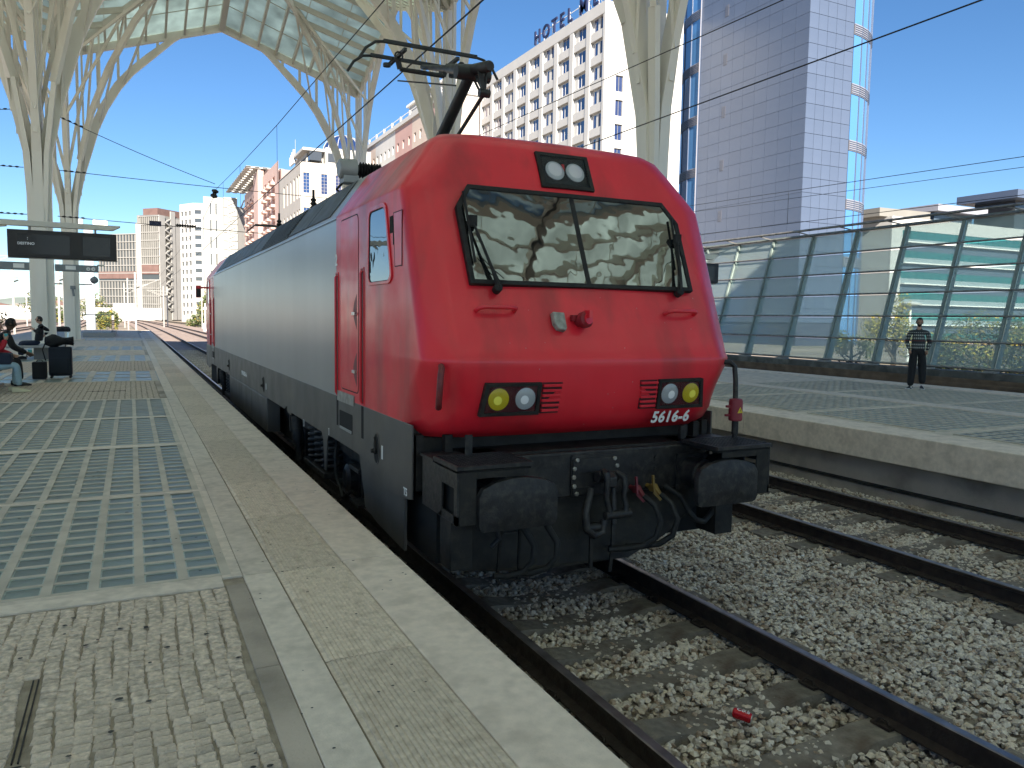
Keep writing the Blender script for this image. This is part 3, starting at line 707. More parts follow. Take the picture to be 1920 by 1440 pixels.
# roof slope panels
sl0, sl1 = Vector((1.475, 3.46)), Vector((1.16, 3.89)); sn = Vector((sl1.y-sl0.y, -(sl1.x-sl0.x))).normalized()
def slope(side):
    def fn(y, v, w):
        p = sl0+(sl1-sl0)*v+sn*w; return (side*p.x, y, p.y)
    return fn
ys = [2.78, 4.06, 5.34, 7.92, 9.3, 10.7, 12.1, 13.5, 14.6, 15.62]
for side in (-1, 1):
    fn = slope(side)
    for i, (a, b) in enumerate(zip(ys, ys[1:])):
        mb = MB()
        if i == 2:
            mb.ring([(a+.02, .0), (b-.02, .0), (b-.02, 1.0), (a+.02, 1.0)], [(a+.06, .05), (b-.06, .05), (b-.06, .95), (a+.06, .95)], fn, .0, .012)
            p = part('louvre_panel', mb, panelm, loco); m2 = MB()
            m2.ext([(a+.05, .03), (b-.05, .03), (b-.05, .97), (a+.05, .97)], fn, .001, .003); part('louvre_recess', m2, voidm, p)
            m3 = MB()
            for k in range(11):
                v = .08+.84*k/10; m3.ext([(a+.06, v-.022), (b-.06, v-.022), (b-.06, v+.016), (a+.06, v+.016)], fn, .006, .022)
            part('louvre_slats', m3, panelm, p, kind='stuff')
        else:
            mb.ext([(a+.018, .02), (b-.018, .02), (b-.018, 1.0), (a+.018, 1.0)], fn, .002, .010)
            part('roof_panel', mb, panelm, loco)
# gutter lip along the shoulder
mb = MB()
for s in (-1, 1): mb.box((s*1.502, 2.41, 3.395), (s*1.508, 16.0, 3.405))
part('body_seam', mb, skirtm, loco)
# lower skirt
def skirt(poly, side, x0=1.488, x1=1.503):
    mb = MB(); fn = (lambda u, v, w: (side*w, u, v)); mb.ext(poly, fn, x0, x1); return mb
low = [(-.10, 1.535), (-.10, .94), (.14, .90), (.61, .89), (1.20, 1.02), (1.55, 1.045), (2.60, 1.05), (2.80, 1.045), (2.86, .98), (2.92, .62), (3.02, .62), (3.06, .95), (3.15, 1.04), (5.05, 1.04), (5.10, 1.0), (5.34, 1.02), (5.40, 1.10), (5.6, 1.04),
       (12.8, 1.03), (13.1, 1.06), (13.4, 1.04), (15.2, 1.04), (15.34, .98), (15.4, .62), (15.5, .62), (15.6, 1.05), (16.9, 1.045), (17.6, .89), (18.5, .94), (18.5, 1.535)]
for side in (-1, 1):
    part('side_skirt', skirt(low, side), skirtm, loco, bevel=.004)
    # front fairing below skirt and its curved seam
    fr = [(.14, .895), (.60, .885), (1.18, 1.012), (1.55, 1.037), (1.38, .68), (1.34, .56), (.9, .50), (.14, .46)]
    part('lower_fairing', skirt(fr, side, 1.46, 1.484), skirtm, loco)
    part('battery_box', MB().box((side*1.28, 7.30, .46), (side*1.492, 12.70, 1.022)), skirtm, loco, bevel=.012)
    mb = MB()
    for y in (9.1, 10.9): mb.box((side*1.4905, y-.004, .48), (side*1.4935, y+.004, 1.0))
    part('box_joint', mb, voidm, loco)
    # oval recesses with label plates
    for yc, zc, a, b in ((.88, 1.20, .085, .135), (7.55, 1.235, .10, .13), (12.62, 1.26, .10, .13)):
        mb = MB(); fn = (lambda u, v, w: (side*w, u, v)); mb.ring(ell(yc, zc, a+.012, b+.012), ell(yc, zc, a, b), fn, 1.500, 1.508)
        o = part('filler_recess', mb, skirtm, loco)
        part('recess_back', MB().ext(ell(yc, zc, a+.004, b+.004), fn, 1.500, 1.5045), voidm, o)
        part('filler_valve', MB().lathe([(.03, 0), (.034, .02), (.02, .03), (.018, .05)], (side*1.503, yc+.01, zc-.02), (side, 0, 0), 12).bar((side*1.51, yc, zc), (side*1.515, yc+.03, zc+.1), .012), blackm, o)
        if yc < 2: part('label_plate', MB().box((side*1.503, yc-.19, 1.13), (side*1.506, yc-.155, 1.25)), whitem, loco)
        elif yc < 9: part('label_plate', MB().box((side*1.503, yc-.29, 1.17), (side*1.506, yc-.24, 1.27)), whitem, loco)
    # inner dark body so nothing shows through
dark = MB().box((-1.2, 1.3, .75), (1.2, 17.1, 1.5)).box((-1.46, .0, 1.06), (1.46, 18.4, 1.5))
part('underframe', dark, blackm, loco)
part('front_shade_block', MB().box((-1.36, -.28, .46), (1.36, 1.32, .93)), voidm, loco); part('rear_shade_block', MB().box((-1.36, 17.1, .46), (1.36, 18.7, .93)), voidm, loco)  # black blocks added to fill the gaps under the cabs as deep shade
# bogies
for yc in (4.25, 14.15):
    mb = MB()
    for s in (-1, 1):
        mb.box((s*1.00, yc-1.95, .62), (s*1.16, yc+1.95, .84)); mb.box((s*.98, yc-.7, .45), (s*1.2, yc+.7, .62))
        for yw in (yc-1.5, yc+1.5):
            mb.box((s*1.0, yw-.22, .34), (s*1.22, yw+.22, .72)); mb.lathe([(.17, 0), (.17, .1), (.11, .13)], (s*1.2, yw, .55), (s, 0, 0), 16)
    mb.box((-1.0, yc-.35, .5), (1.0, yc+.35, .8)); mb.box((-1.0, yc-2.0, .6), (1.0, yc-1.85, .8))
    bog = part('bogie_frame', mb, greasem, loco)
    for yw in (yc-1.5, yc+1.5):
        for s in (-1, 1):
            part('wheel', MB().lathe([(.10, -.1), (.12, -.09), (.14, -.02), (.48, -.02), (.50, -.07), (.575, -.07), (.580, .055), (.610, .065), (.61, .09), (.5, .09), (.48, .03), (.12, .03)], (s*.85, yw, .575), (-s, 0, 0), 32), greasem, bog, smooth=30)
    for s in (-1, 1):
        for yy in (yc-.62, yc-.22, yc+.18):
            pts = [(s*1.27+.115*math.cos(t), yy+.115*math.sin(t), .50+.52*t/(2*math.pi*7)) for t in [i*math.pi/6 for i in range(85)]]
            part('coil_spring', MB().tube(pts, .024, 6), greasem, bog, smooth=60)
        part('spring_seat', MB().box((s*1.12, yc-.85, .42), (s*1.42, yc+.4, .49)), greasem, bog, bevel=.01)
        part('damper', MB().tube([(s*1.40, yc+.98, .98), (s*1.38, yc+.98, .60)], .075, 12).tube([(s*1.38, yc+.98, .62), (s*1.37, yc+.98, .34)], .05, 12).bar((s*1.44, yc+1.08, 1.12), (s*1.44, yc+1.08, .75), .08, .03), greasem, bog, smooth=40)
        part('step_frame', MB().box((s*1.22, yc-2.42, .78), (s*1.42, yc-2.05, .82)).box((s*1.22, yc-2.42, .42), (s*1.42, yc-2.05, .45)).box((s*1.25, yc-2.40, .42), (s*1.29, yc-2.36, .8)).box((s*1.25, yc-2.1, .42), (s*1.29, yc-2.06, .8)), greasem, bog, bevel=.004)
        part('brake_pipe', MB().tube([(s*1.38, yc-1.35, 1.0), (s*1.42, yc-1.42, .8), (s*1.42, yc-1.45, .6), (s*1.40, yc-1.7, .38), (s*1.36, yc-1.95, .5)], .018, 6), rubber, bog, smooth=60)
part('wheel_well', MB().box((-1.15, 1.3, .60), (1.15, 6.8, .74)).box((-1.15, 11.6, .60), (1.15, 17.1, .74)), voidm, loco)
part('transformer', MB().box((-1.15, 7.0, .35), (1.15, 11.4, .76)), blackm, loco)

# cab side details on both sides of both cabs
def sidekit(side, far):
    def P(u, v, w):
        x, y = side*w, u
        return (x, y, v) if not far else (x, 2*LM-y, v)
    # door
    d = MB(); d.ring(rrect(1.50, 1.63, 2.21, 3.365, .07), rrect(1.512, 1.642, 2.198, 3.353, .06), P, 1.4990, 1.5012)
    door = part('door', MB().ext(rrect(1.512, 1.642, 2.198, 3.353, .06), P, 1.498, 1.5035), red, loco)
    part('door_seam', d, voidm, door)
    for (z0, z1) in ((2.26, 2.60), (1.70, 2.03)):
        half = [(1.56+.13*math.sin(math.pi*t/12), z0+(z1-z0)*t/12) for t in range(13)]
        part('handle_recess', MB().ext(half, P, 1.5036, 1.5045), MATS.get('shaded_red') or mat('shaded_red', (.16, .008, .012), .5), door)  # flat plate; the hollow's shade is put into a darker body red
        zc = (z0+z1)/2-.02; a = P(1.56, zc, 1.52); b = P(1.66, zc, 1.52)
        part('door_handle', MB().bar(a, b, .022, .03).bar(P(1.57, zc, 1.50), P(1.57, zc, 1.525), .02), chromem, door, bevel=.003)
    part('door_sill', MB().ext([(1.66, 1.495), (2.34, 1.495), (2.34, 1.60), (1.66, 1.60)], P, 1.5, 1.512), mat('scuffed_sill', (.32, .31, .28), .5, metal=.5, var=.3, vscale=12), loco)
    # vertical handrail recesses flanking the door
    for yy in (1.36, 2.36):
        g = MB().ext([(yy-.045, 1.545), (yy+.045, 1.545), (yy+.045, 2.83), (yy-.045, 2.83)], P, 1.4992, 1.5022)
        o = part('handrail_recess', g, MATS['shaded_red'], loco)  # shallow strip, recess shade carried by the darker red
        part('handrail', MB().tube([P(yy, 1.56, 1.505), P(yy, 1.58, 1.52), P(yy, 2.79, 1.52), P(yy, 2.81, 1.505)], .013, 8), red, o, smooth=50)
        part('recess_rim', MB().ring([(yy-.055, 1.54), (yy+.055, 1.54), (yy+.055, 2.845), (yy-.055, 2.845)], [(yy-.045, 1.55), (yy+.045, 1.55), (yy+.045, 2.83), (yy-.045, 2.83)], P, 1.4992, 1.507), red, o, bevel=.002)
        part('rail_slot', MB().ext([(yy-.04, 1.22), (yy+.04, 1.22), (yy+.04, 1.53), (yy-.04, 1.53)], P, 1.5032, 1.5045), voidm, loco)
    # step hole
    part('step_pocket', MB().ext(rrect(1.73, 1.20, 2.27, 1.40, .02), P, 1.5032, 1.5048), voidm, loco)
    part('step_tread', MB().ext([(1.76, 1.205), (2.24, 1.205), (2.24, 1.235), (1.76, 1.235)], P, 1.5048, 1.512), galv, loco, bevel=.003)
    # side window
    wo_ = fillet([(.9, 2.665), (.48, 2.665), (.415, 2.72), (.60, 3.36), (1.16, 3.36), (1.185, 2.665), (.9, 2.665)], [.08, .05, .09, .09, .1], 4)[:-1]
    cx = sum(p[0] for p in wo_)/len(wo_); cz = sum(p[1] for p in wo_)/len(wo_)
    wi = [(cx+(u-cx)*.86, cz+(v-cz)*.905) for u, v in wo_]; wg = [(cx+(u-cx)*.90, cz+(v-cz)*.93) for u, v in wo_]
    f = part('side_window', MB().ring(wo_, wi, P, 1.4995, 1.514), red, loco, bevel=.004)
    part('window_seal', MB().ring(wg, [(cx+(u-cx)*.83, cz+(v-cz)*.885) for u, v in wo_], P, 1.5, 1.508), rubber, f)
    part('window_pane', MB().ext([(cx+(u-cx)*.87, cz+(v-cz)*.91) for u, v in wo_], P, 1.5005, 1.504), screenglass, f)
    # mirror housing
    part('mirror_housing', MB().ext([(.17, 2.80), (.345, 2.80), (.39, 3.23), (.40, 3.235), (.17, 3.235)], P, 1.5, 1.5045), red, loco)
    part('mirror_seam', MB().ring([(.165, 2.795), (.35, 2.795), (.395, 3.24), (.165, 3.24)], [(.172, 2.802), (.343, 2.802), (.388, 3.233), (.172, 3.233)], P, 1.5, 1.5052), voidm, loco)
    part('mirror_latch', MB().ext([(.41, 3.08), (.50, 3.08), (.50, 3.22), (.37, 3.22), (.37, 2.98), (.41, 2.98)], P, 1.5, 1.503), voidm, loco)
    part('cab_number', text_mesh('2' if not far else '1', .17, (lambda x, y, z: P((2.40-x if side < 0 else 2.40+x) if not far else (2.40+x if side < 0 else 2.40-x), 2.97+y, 1.501+z)), bold=.003), whitepaint, loco)
for side in (-1, 1):
    for far in (False, True): sidekit(side, far)
part('fleet_number', text_mesh('9194 0005616-6', .12, lambda x, y, z: (-1.5035-z, 10.05-x, 1.235+y), bold=.002), whitepaint, loco)
for (y, z, s) in ((.06, .97, .055), (4.18, 1.02, .06), (2.77, 1.10, .05)):
    part('jacking_mark', text_mesh('T5' if y < 1 else ']', s*1.6, lambda X, Y, Z: (-1.5035-Z, y-X, z+Y), bold=.002), whitepaint, loco)
# folding mirror of the far cab
mb = MB().box((-1.80, 18.0, 2.86), (-1.66, 18.12, 3.20)); o = part('driver_mirror', mb, red, loco, bevel=.02)
part('mirror_glass', MB().box((-1.79, 17.99, 2.88), (-1.67, 17.998, 3.12)), blackplastic, o)
part('mirror_arm', MB().bar((-1.66, 18.06, 3.15), (-1.48, 18.06, 3.15), .05), red, o)

# ---- front face items
NU = Vector((0, -1, .435)).normalized(); NL = Vector((0, -1, -.16)).normalized()
def FU(x, z, w): p = Vector((x, yA(z)+.03*(x/1.27)**2, z))+NU*w; return tuple(p)
def FL(x, z, w): p = Vector((x, -.44-.17*(z-1.62)+.018*(x/1.27)**2-.012, z))+NL*w; return tuple(p)
out = [(-1.085, 2.64), (1.085, 2.64), (1.105, 3.27), (.975, 3.462), (-.975, 3.462), (-1.105, 3.27)]
inn = [(-1.045, 2.675), (1.045, 2.675), (1.062, 3.26), (.955, 3.425), (-.955, 3.425), (-1.062, 3.26)]
def FW(x, z, w): p = Vector((x, yA(z)+.010, z))+NU*(w+.02); return tuple(p)
ws = part('windscreen', MB().ring(out, inn, FW, -.03, .016), rubber, loco, bevel=.004)
part('glass', MB().ext(inn, FW, -.01, .006), screenglass, ws)
part('centre_bar', MB().ext([(-.022, 2.675), (.022, 2.675), (.022, 3.425), (-.022, 3.425)], FW, .0, .009), rubber, ws)
def wiper(s, base, mid, tip):
    def q(p, w): return FW(p[0], p[1], w)
    o = part('wiper', MB().tube([q(base, .05), q((base[0]+(mid[0]-base[0])*.25, base[1]+(mid[1]-base[1])*.25), .06), q(mid, .05)], [.02, .014, .010], 8).tube([q((base[0]-.03*s, base[1]), .05), q((mid[0]-.015*s, mid[1]-.1), .045)], .006, 6), rubber, ws, smooth=50)
    part('wiper_blade', MB().tube([q(tip[0], .035), q(tip[1], .035)], .011, 6), rubber, o)
    part('wiper_pivot', MB().lathe([(.035, 0), (.035, .06), (.02, .07)], q(base, -.01), NU, 12), rubber, o, smooth=40)
    part('blade_clip', MB().cbox(q(mid, .05), (.07, .04, .09)), rubber, o, bevel=.006)
wiper(-1, (-.87, 2.60), (-1.0, 3.13), ((-1.035, 3.38), (-1.03, 2.80)))
wiper(1, (.915, 2.62), (1.02, 3.10), ((1.02, 3.30), (.97, 2.85)))
part('washer_hose', MB().tube([FW(-.98, 2.86, .03), FW(-.88, 2.74, .04), FW(-.80, 2.68, .03)], .004, 5), rubber, ws)
# top marker light
po = [(-.265, 3.515), (.265, 3.515), (.265, 3.84), (-.265, 3.84)]; pi_ = [(-.225, 3.545), (.225, 3.545), (.225, 3.81), (-.225, 3.81)]
hl = part('top_headlight', MB().ring(po, pi_, FU, -.03, .022), blackm, loco, bevel=.004)
part('lamp_recess', MB().ext(pi_, FU, -.02, .004), mat('lamp_black', (.02, .02, .025), .15), hl)
for x in (-.105, .10):
    c = FU(x, 3.675, .006); part('lens', MB().lathe([(.092, 0), (.092, .010), (.085, .012), (.06, .020), (.02, .024)], c, NU, 24), clearlens, hl, smooth=30)
part('cover_glass', MB().ext(pi_, FU, .027, .0275), clearg, hl)
# lower headlights
for s in (-1, 1):
    po = [(s*.575, 1.628), (s*1.085, 1.628), (s*1.045, 1.888), (s*.565, 1.888)]; pi_ = [(s*.607, 1.655), (s*1.048, 1.655), (s*1.012, 1.862), (s*.598, 1.862)]
    if s < 0: po.reverse(); pi_.reverse()
    hl = part('headlight', MB().ring(po, pi_, FL, -.03, .02), blackm, loco, bevel=.004)
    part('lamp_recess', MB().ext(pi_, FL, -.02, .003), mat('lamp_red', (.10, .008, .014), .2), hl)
    for x, mm in ((.93, yellowlens), (.70, clearlens)):
        part('bezel', MB().lathe([(.100, 0), (.100, .006), (.090, .008), (.086, .002)], FL(s*x, 1.76, .003), NL, 24), MATS['lamp_red'], hl)
        part('lens', MB().lathe([(.088, 0), (.088, .006), (.07, .012), (.03, .018)], FL(s*x, 1.76, .004), NL, 24), mm, hl, smooth=30)
        part('lens_centre', MB().lathe([(.040, 0), (.036, .005), (.012, .008)], FL(s*(x+.01), 1.755, .017), NL, 16), mat('lens_core_yellow', (.95, .85, .12), .15) if mm is yellowlens else mat('lens_core_clear', (.85, .85, .86), .12), hl, smooth=30)
    part('cover_glass', MB().ext(pi_, FL, .022, .0225), clearg, hl)
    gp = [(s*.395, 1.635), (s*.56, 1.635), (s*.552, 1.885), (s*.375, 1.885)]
    gr = part('vent_grille', MB().ext(gp, FL, -.01, .002), mat('deep_shaded_red', (.05, .004, .006), .6), loco)  # shade behind the louvres put into a near-black red
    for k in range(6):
        z = 1.652+.040*k; x0 = .398-.0035*k
        part('louvre', MB().ext([(s*x0, z), (s*.555, z), (s*.555, z+.020), (s*x0, z+.020)], FL, .002, .024), red, gr, bevel=.003)
    # grab handles
    zz = 2.442; o = part('grab_handle', MB().tube([FU(s*.735, zz, 0), FU(s*.745, zz, .055), FU(s*.78, zz, .075), FU(s*1.02, zz, .075), FU(s*1.05, zz, .055), FU(s*1.06, zz, 0)], .018, 8), red, loco, smooth=50)
    hd = part('corner_handle', MB().tube([(s*1.37, -.38, 2.02), (s*1.395, -.46, 2.01), (s*1.41, -.48, 1.96), (s*1.42, -.47, 1.76), (s*1.41, -.44, 1.71), (s*1.38, -.35, 1.70)] if s < 0 else
        [(1.33, -.36, 2.02), (1.41, -.42, 2.02), (1.47, -.42, 1.98), (1.46, -.45, 1.86), (1.42, -.5, 1.74), (1.40, -.52, 1.64)], .024, 8), mat('worn_red_steel', (.16, .02, .02), .5, var=.3, vscale=20) if s < 0 else greasem, loco, smooth=50)
part('running_number', text_mesh('5616-6', .135, lambda x, y, z: FL(.735+x, 1.553+y, .012+z), shear=.22, bold=.004, space=1.08), whitepaint, loco)
rc_ = random.Random(5); ch_ = MB()
for _ in range(26):
    x, z = rc_.uniform(-1.05, 1.1), rc_.choice((rc_.uniform(1.5, 2.0), rc_.uniform(2.12, 2.6))); f_ = FL if z < 2.04 else FU; e_ = rc_.uniform(.002, .006); t_ = rc_.uniform(.003, .012)
    if z < 1.9 and (.36 < abs(x) < 1.1): continue
    ch_.ext([(x, z), (x+e_, z-t_*.3), (x+e_*.4, z+t_)], f_, .011 if f_ is FL else .001, .0135 if f_ is FL else .0025)
part('paint_chips', ch_, mat('chipped_paint', (.55, .42, .40), .8), loco, kind='stuff')
# sockets
c = FU(-.365, 2.37, 0); part('uic_socket', MB().ext([(-.42, 2.335), (-.395, 2.29), (-.33, 2.275), (-.315, 2.30), (-.315, 2.42), (-.42, 2.425)], FU, 0, .055), mat('dirty_grey_cap', (.30, .30, .26), .6, var=.35, vscale=18), loco, bevel=.008)
o = part('round_socket', MB().lathe([(.05, 0), (.05, .05), (.068, .055), (.068, .10), (.05, .115)], FU(-.165, 2.37, 0), Vector((.25, -1, .2)), 18).box((-.24, -.40, 2.37), (-.19, -.36, 2.42)), mat('worn_red', (.25, .012, .02), .5, var=.3, vscale=15), loco, smooth=30)
part('socket_lid', MB().lathe([(.045, 0), (.045, .01)], Vector(FU(-.165, 2.37, 0))+Vector((.25, -1, .2)).normalized()*.115, Vector((.25, -1, .2)), 14).box((-.16, -.53, 2.40), (-.13, -.45, 2.46)), red, o)

# ---- buffer beam and front gear
part('buffer_beam', MB().box((-1.12, -.44, .92), (1.12, -.16, 1.305)), greasem, loco, bevel=.02)
part('beam_shelf', MB().box((-1.15, -.40, 1.30), (1.15, .3, 1.325)).box((-1.4, -.05, 1.05), (1.4, .3, 1.42)), blackm, loco)
pl = part('coupler_plate', MB().ext(rrect(-.255, .93, .215, 1.275, .03), XYZ('y'), -.455, -.44), greasem, loco, bevel=.004)
part('plate_bar', MB().box((-.245, -.47, 1.12), (.205, -.455, 1.245)), greasem, pl, bevel=.004)
part('plate_bar', MB().box((-.245, -.47, .945), (-.02, -.455, 1.005)), greasem, pl, bevel=.004)
for (x, z) in ((-.21, 1.235), (-.235, 1.165), (-.24, 1.095), (-.235, 1.02), (-.21, .955), (.155, 1.23), (.18, 1.165), (.175, 1.095)):
    part('bolt', MB().lathe([(.020, 0), (.020, .012), (.014, .016)], (x, -.468, z), (0, -1, 0), 6), boltm, pl)
for (x, z) in ((.60, 1.205), (.60, 1.10), (.60, 1.005)):
    part('beam_bolt', MB().lathe([(.018, 0), (.018, .014)], (x, -.44, z), (0, -1, 0), 6), greasem, loco)
# hook and screw coupling
part('draw_hook', MB().ext([(-.45, 1.13), (-.62, 1.15), (-.70, 1.12), (-.70, 1.04), (-.64, 1.02), (-.62, 1.07), (-.55, 1.07), (-.45, 1.03)], lambda u, v, w: (w, u, v), -.035, .035), greasem, loco, bevel=.01)
part('draw_pin', MB().tube([(-.07, -.56, 1.10), (.12, -.56, 1.10)], .045, 12), greasem, loco, smooth=40)
lk = part('coupling_link', MB().tube([(-.035, -.60, 1.15), (-.045, -.66, 1.14), (-.04, -.67, 1.08), (-.045, -.66, .95), (-.01, -.66, .84), (.0, -.66, .80)], [.03, .032, .028, .024, .026, .032], 8), greasem, loco, smooth=50)
part('coupling_link', MB().tube([(.10, -.58, 1.14), (.14, -.64, 1.10), (.145, -.65, 1.04), (.135, -.65, .95), (.16, -.65, .86), (.15, -.65, .80)], [.02, .03, .028, .024, .026, .034], 8), greasem, loco, smooth=50)
part('coupling_screw', MB().tube([(-.05, -.66, .80), (.2, -.65, .80)], .035, 10).tube([(.06, -.60, 1.08), (.05, -.64, .72)], .025, 10).bar((.06, -.62, .84), (.05, -.63, .55), .03, .02), greasem, loco, smooth=40)
part('coupling_bow', MB().tube([(-.12, -.55, 1.0), (-.2, -.6, .84), (-.2, -.62, .70), (-.13, -.63, .64), (-.05, -.63, .66), (-.03, -.62, .76)], .034, 8).tube([(-.2, -.6, .70), (-.06, -.6, .70)], .04, 10), greasem, loco, smooth=50)
# buffers
for s in (-1, 1):
    o = part('buffer', MB().box((s*.82, -.46, .90), (s*1.14, -.44, 1.22)).lathe([(.13, 0), (.13, .2), (.115, .21), (.115, .40)], (s*.975, -.44, 1.06), (0, -1, 0), 24), greasem, loco, smooth=35)
    top_ = [(-.32, .06), (-.29, .115), (-.2, .155), (-.08, .178), (0, .182), (.08, .178), (.2, .155), (.29, .115), (.32, .06)]
    bot = [(.32, -.15), (.305, -.185), (.27, -.20), (-.27, -.20), (-.305, -.185), (-.32, -.15)]
    poly = [(s*.975+u, 1.062+v) for u, v in top_+bot]
    rows = []
    for (k, w) in ((1.0, -.90), (1.0, -.935), (.985, -.95), (.7, -.968), (.35, -.978)):
        rows.append([(s*.975+(u-s*.975)*k, w, 1.06+(v-1.06)*k) for u, v in poly])
    mb = MB(); n = len(poly)
    for r in rows: mb.v += r
    mb.f = [(i*n+j, i*n+(j+1) % n, (i+1)*n+(j+1) % n, (i+1)*n+j) for i in range(4) for j in range(n)]+[tuple(range(n)), tuple(4*n+j for j in range(n))]; mb.m = [0]*len(mb.f)
    part('buffer_plate', mb, greasem, o, smooth=35)
    for (x, z) in ((-.15, .93), (.15, .93), (-.15, 1.19), (.15, 1.19)):
        part('buffer_bolt', MB().lathe([(.02, 0), (.02, .016)], (s*.975+x, -.46, z), (0, -1, 0), 6), greasem, o)
    # step box: side plate with hole, front plate, tread grating
    so_ = [(-.20, .925), (-.20, 1.318), (-.92, 1.318), (-.92, .935), (-.76, .87), (-.55, .90)]
    def SP(u, v, w): return (s*w, u, v)
    mb = MB(); hole = rrect(-.86, .985, -.62, 1.185, .05, 3)
    mb.box((s*1.435, -.92, 1.185), (s*1.45, -.20, 1.318)); mb.box((s*1.435, -.62, .93), (s*1.45, -.20, 1.185)); mb.box((s*1.435, -.92, .92), (s*1.45, -.86, 1.185))
    mb.ext([(-.92, .925), (-.55, .925), (-.62, .99), (-.92, .99)], SP, 1.435, 1.45)
    st = part('step_box', mb, greasem, loco)
    part('step_front', MB().box((s*1.30, -.92, .92), (s*1.434, -.905, 1.30)).box((s*.92, -.92, 1.25), (s*1.30, -.905, 1.30)), blackm, st, bevel=.004)
    part('step_inside', MB().box((s*1.15, -.80, .95), (s*1.40, -.3, 1.16)), voidm, st)
    tr = MB(); tr.box((s*.86, -.935, 1.32), (s*1.455, -.92, 1.35)); tr.box((s*.86, -.47, 1.32), (s*1.455, -.455, 1.35)); tr.box((s*.86, -.92, 1.32), (s*.875, -.47, 1.35)); tr.box((s*1.44, -.92, 1.32), (s*1.455, -.47, 1.35))
    for k in range(13): tr.box((s*.875, -.90+.035*k, 1.325), (s*1.44, -.893+.035*k, 1.348))
    for k in range(15): tr.box((s*(.90+.038*k), -.92, 1.325), (s*(.907+.038*k), -.47, 1.345))
    tr.box((s*.86, -.45, 1.305), (s*1.455, -.15, 1.325))
    part('step_tread', tr, greasem, st)
    part('tread_tray', MB().box((s*.87, -.92, 1.30), (s*1.45, -.46, 1.312)), voidm, st)
    part('tread_bracket', MB().box((s*1.155, -.50, 1.32), (s*1.215, -.485, 1.50)) if s < 0 else MB().box((.93, -.36, 1.32), (.97, -.32, 1.45)).box((1.0, -.3, 1.2), (1.04, -.26, 1.45)), greasem, st, bevel=.003)
    # rail guard post
    part('guard_post', MB().box((s*1.28, -.80, .565), (s*1.445, -.785, .93)).box((s*1.43, -.785, .565), (s*1.445, -.58, .93)) if s < 0 else MB().box((1.10, -.66, .52), (1.115, -.40, .96)).box((1.115, -.66, .52), (1.29, -.645, .96)).box((1.11, -.65, .52), (1.28, -.42, .53)), blackm, loco, bevel=.003)
    # pipes at corners
    part('corner_column', MB().box((s*1.40, -.08, 1.0), (s*1.46, .1, 1.45)).box((s*1.2, -.2, 1.3), (s*1.26, -.12, 1.46)), blackm, loco)
    # brake hoses
    xs = ((-.86, rubber, None), (-.66, rubber, None)) if s < 0 else ((.33, hosered, 1), (.50, hoseyel, 1))
    for x, mm, c in xs:
        h = MB()
        if s < 0: pts = [(x, -.62, .86), (x+.04, -.72, .80), (x+.09, -.80, .68), (x+.085, -.80, .56), (x+.02, -.76, .47), (x-.1, -.72, .44), (x-.2, -.7, .45)]
        else: pts = [(x, -.66, .93), (x+.05, -.74, .87), (x+.09, -.78, .74), (x+.06, -.76, .60), (x-.03, -.7, .52), (x-.16, -.64, .50), (x-.30, -.6, .50)]
        o = part('brake_hose', h.tube(pts, .026, 8), rubber, loco, smooth=60)
        if c:
            part('air_cock', MB().tube([(x-.03, -.50, .98), (x-.01, -.60, .965), (x, -.65, .92)], [.02, .032, .024], 8).lathe([(.032, -.03), (.036, 0), (.032, .03)], (x-.02, -.58, .975), (1, 0, 0), 10), mm, o, smooth=40)
            part('cock_handle', MB().bar((x-.085, -.66, 1.10), (x-.085, -.68, .96), .016, .02).bar((x-.085, -.68, .96), (x-.04, -.72, .90), .016, .02), mm, o)
        else: part('hose_clamp', MB().lathe([(.034, -.012), (.034, .012)], (x, -.63, .855), (.2, -.5, -.6), 10), boltm, o)
part('jumper_cable', MB().tube([(.66, -.5, .96), (.75, -.62, .88), (.80, -.66, .76), (.87, -.68, .68), (.97, -.66, .65), (1.08, -.62, .70), (1.2, -.6, .82)], .026, 8), rubber, loco, smooth=60)
# sanding / heating jumper at right corner
o = part('jumper_receptacle', MB().lathe([(.055, 0), (.062, .01), (.062, .17), (.056, .195), (.03, .20)], (1.40, -.53, 1.50), (0, 0, 1), 18).box((1.30, -.53, 1.54), (1.37, -.50, 1.56)).box((1.30, -.54, 1.62), (1.37, -.51, 1.64)), mat('dull_red_plastic', (.22, .018, .03), .5, var=.15), loco, smooth=30)
part('receptacle_stem', MB().tube([(1.40, -.53, 1.50), (1.40, -.53, 1.38)], .030, 10).tube([(1.40, -.53, 1.39), (1.40, -.53, 1.28)], .022, 10), greasem, o, smooth=40)
tri = MB().ext([(-.03, 0), (.03, 0), (0, .052)], lambda u, v, w: (1.40+u-.004, -.53-.0635-w, 1.575+v), 0, .002); part('warning_label', tri, yelm, o)
part('warning_flash', MB().ext([(-.004, .008), (.006, .024), (.0, .024), (.004, .038), (-.006, .02), (0, .02)], lambda u, v, w: (1.396+u, -.596-w, 1.575+v), 0, .001), blackplastic, o)
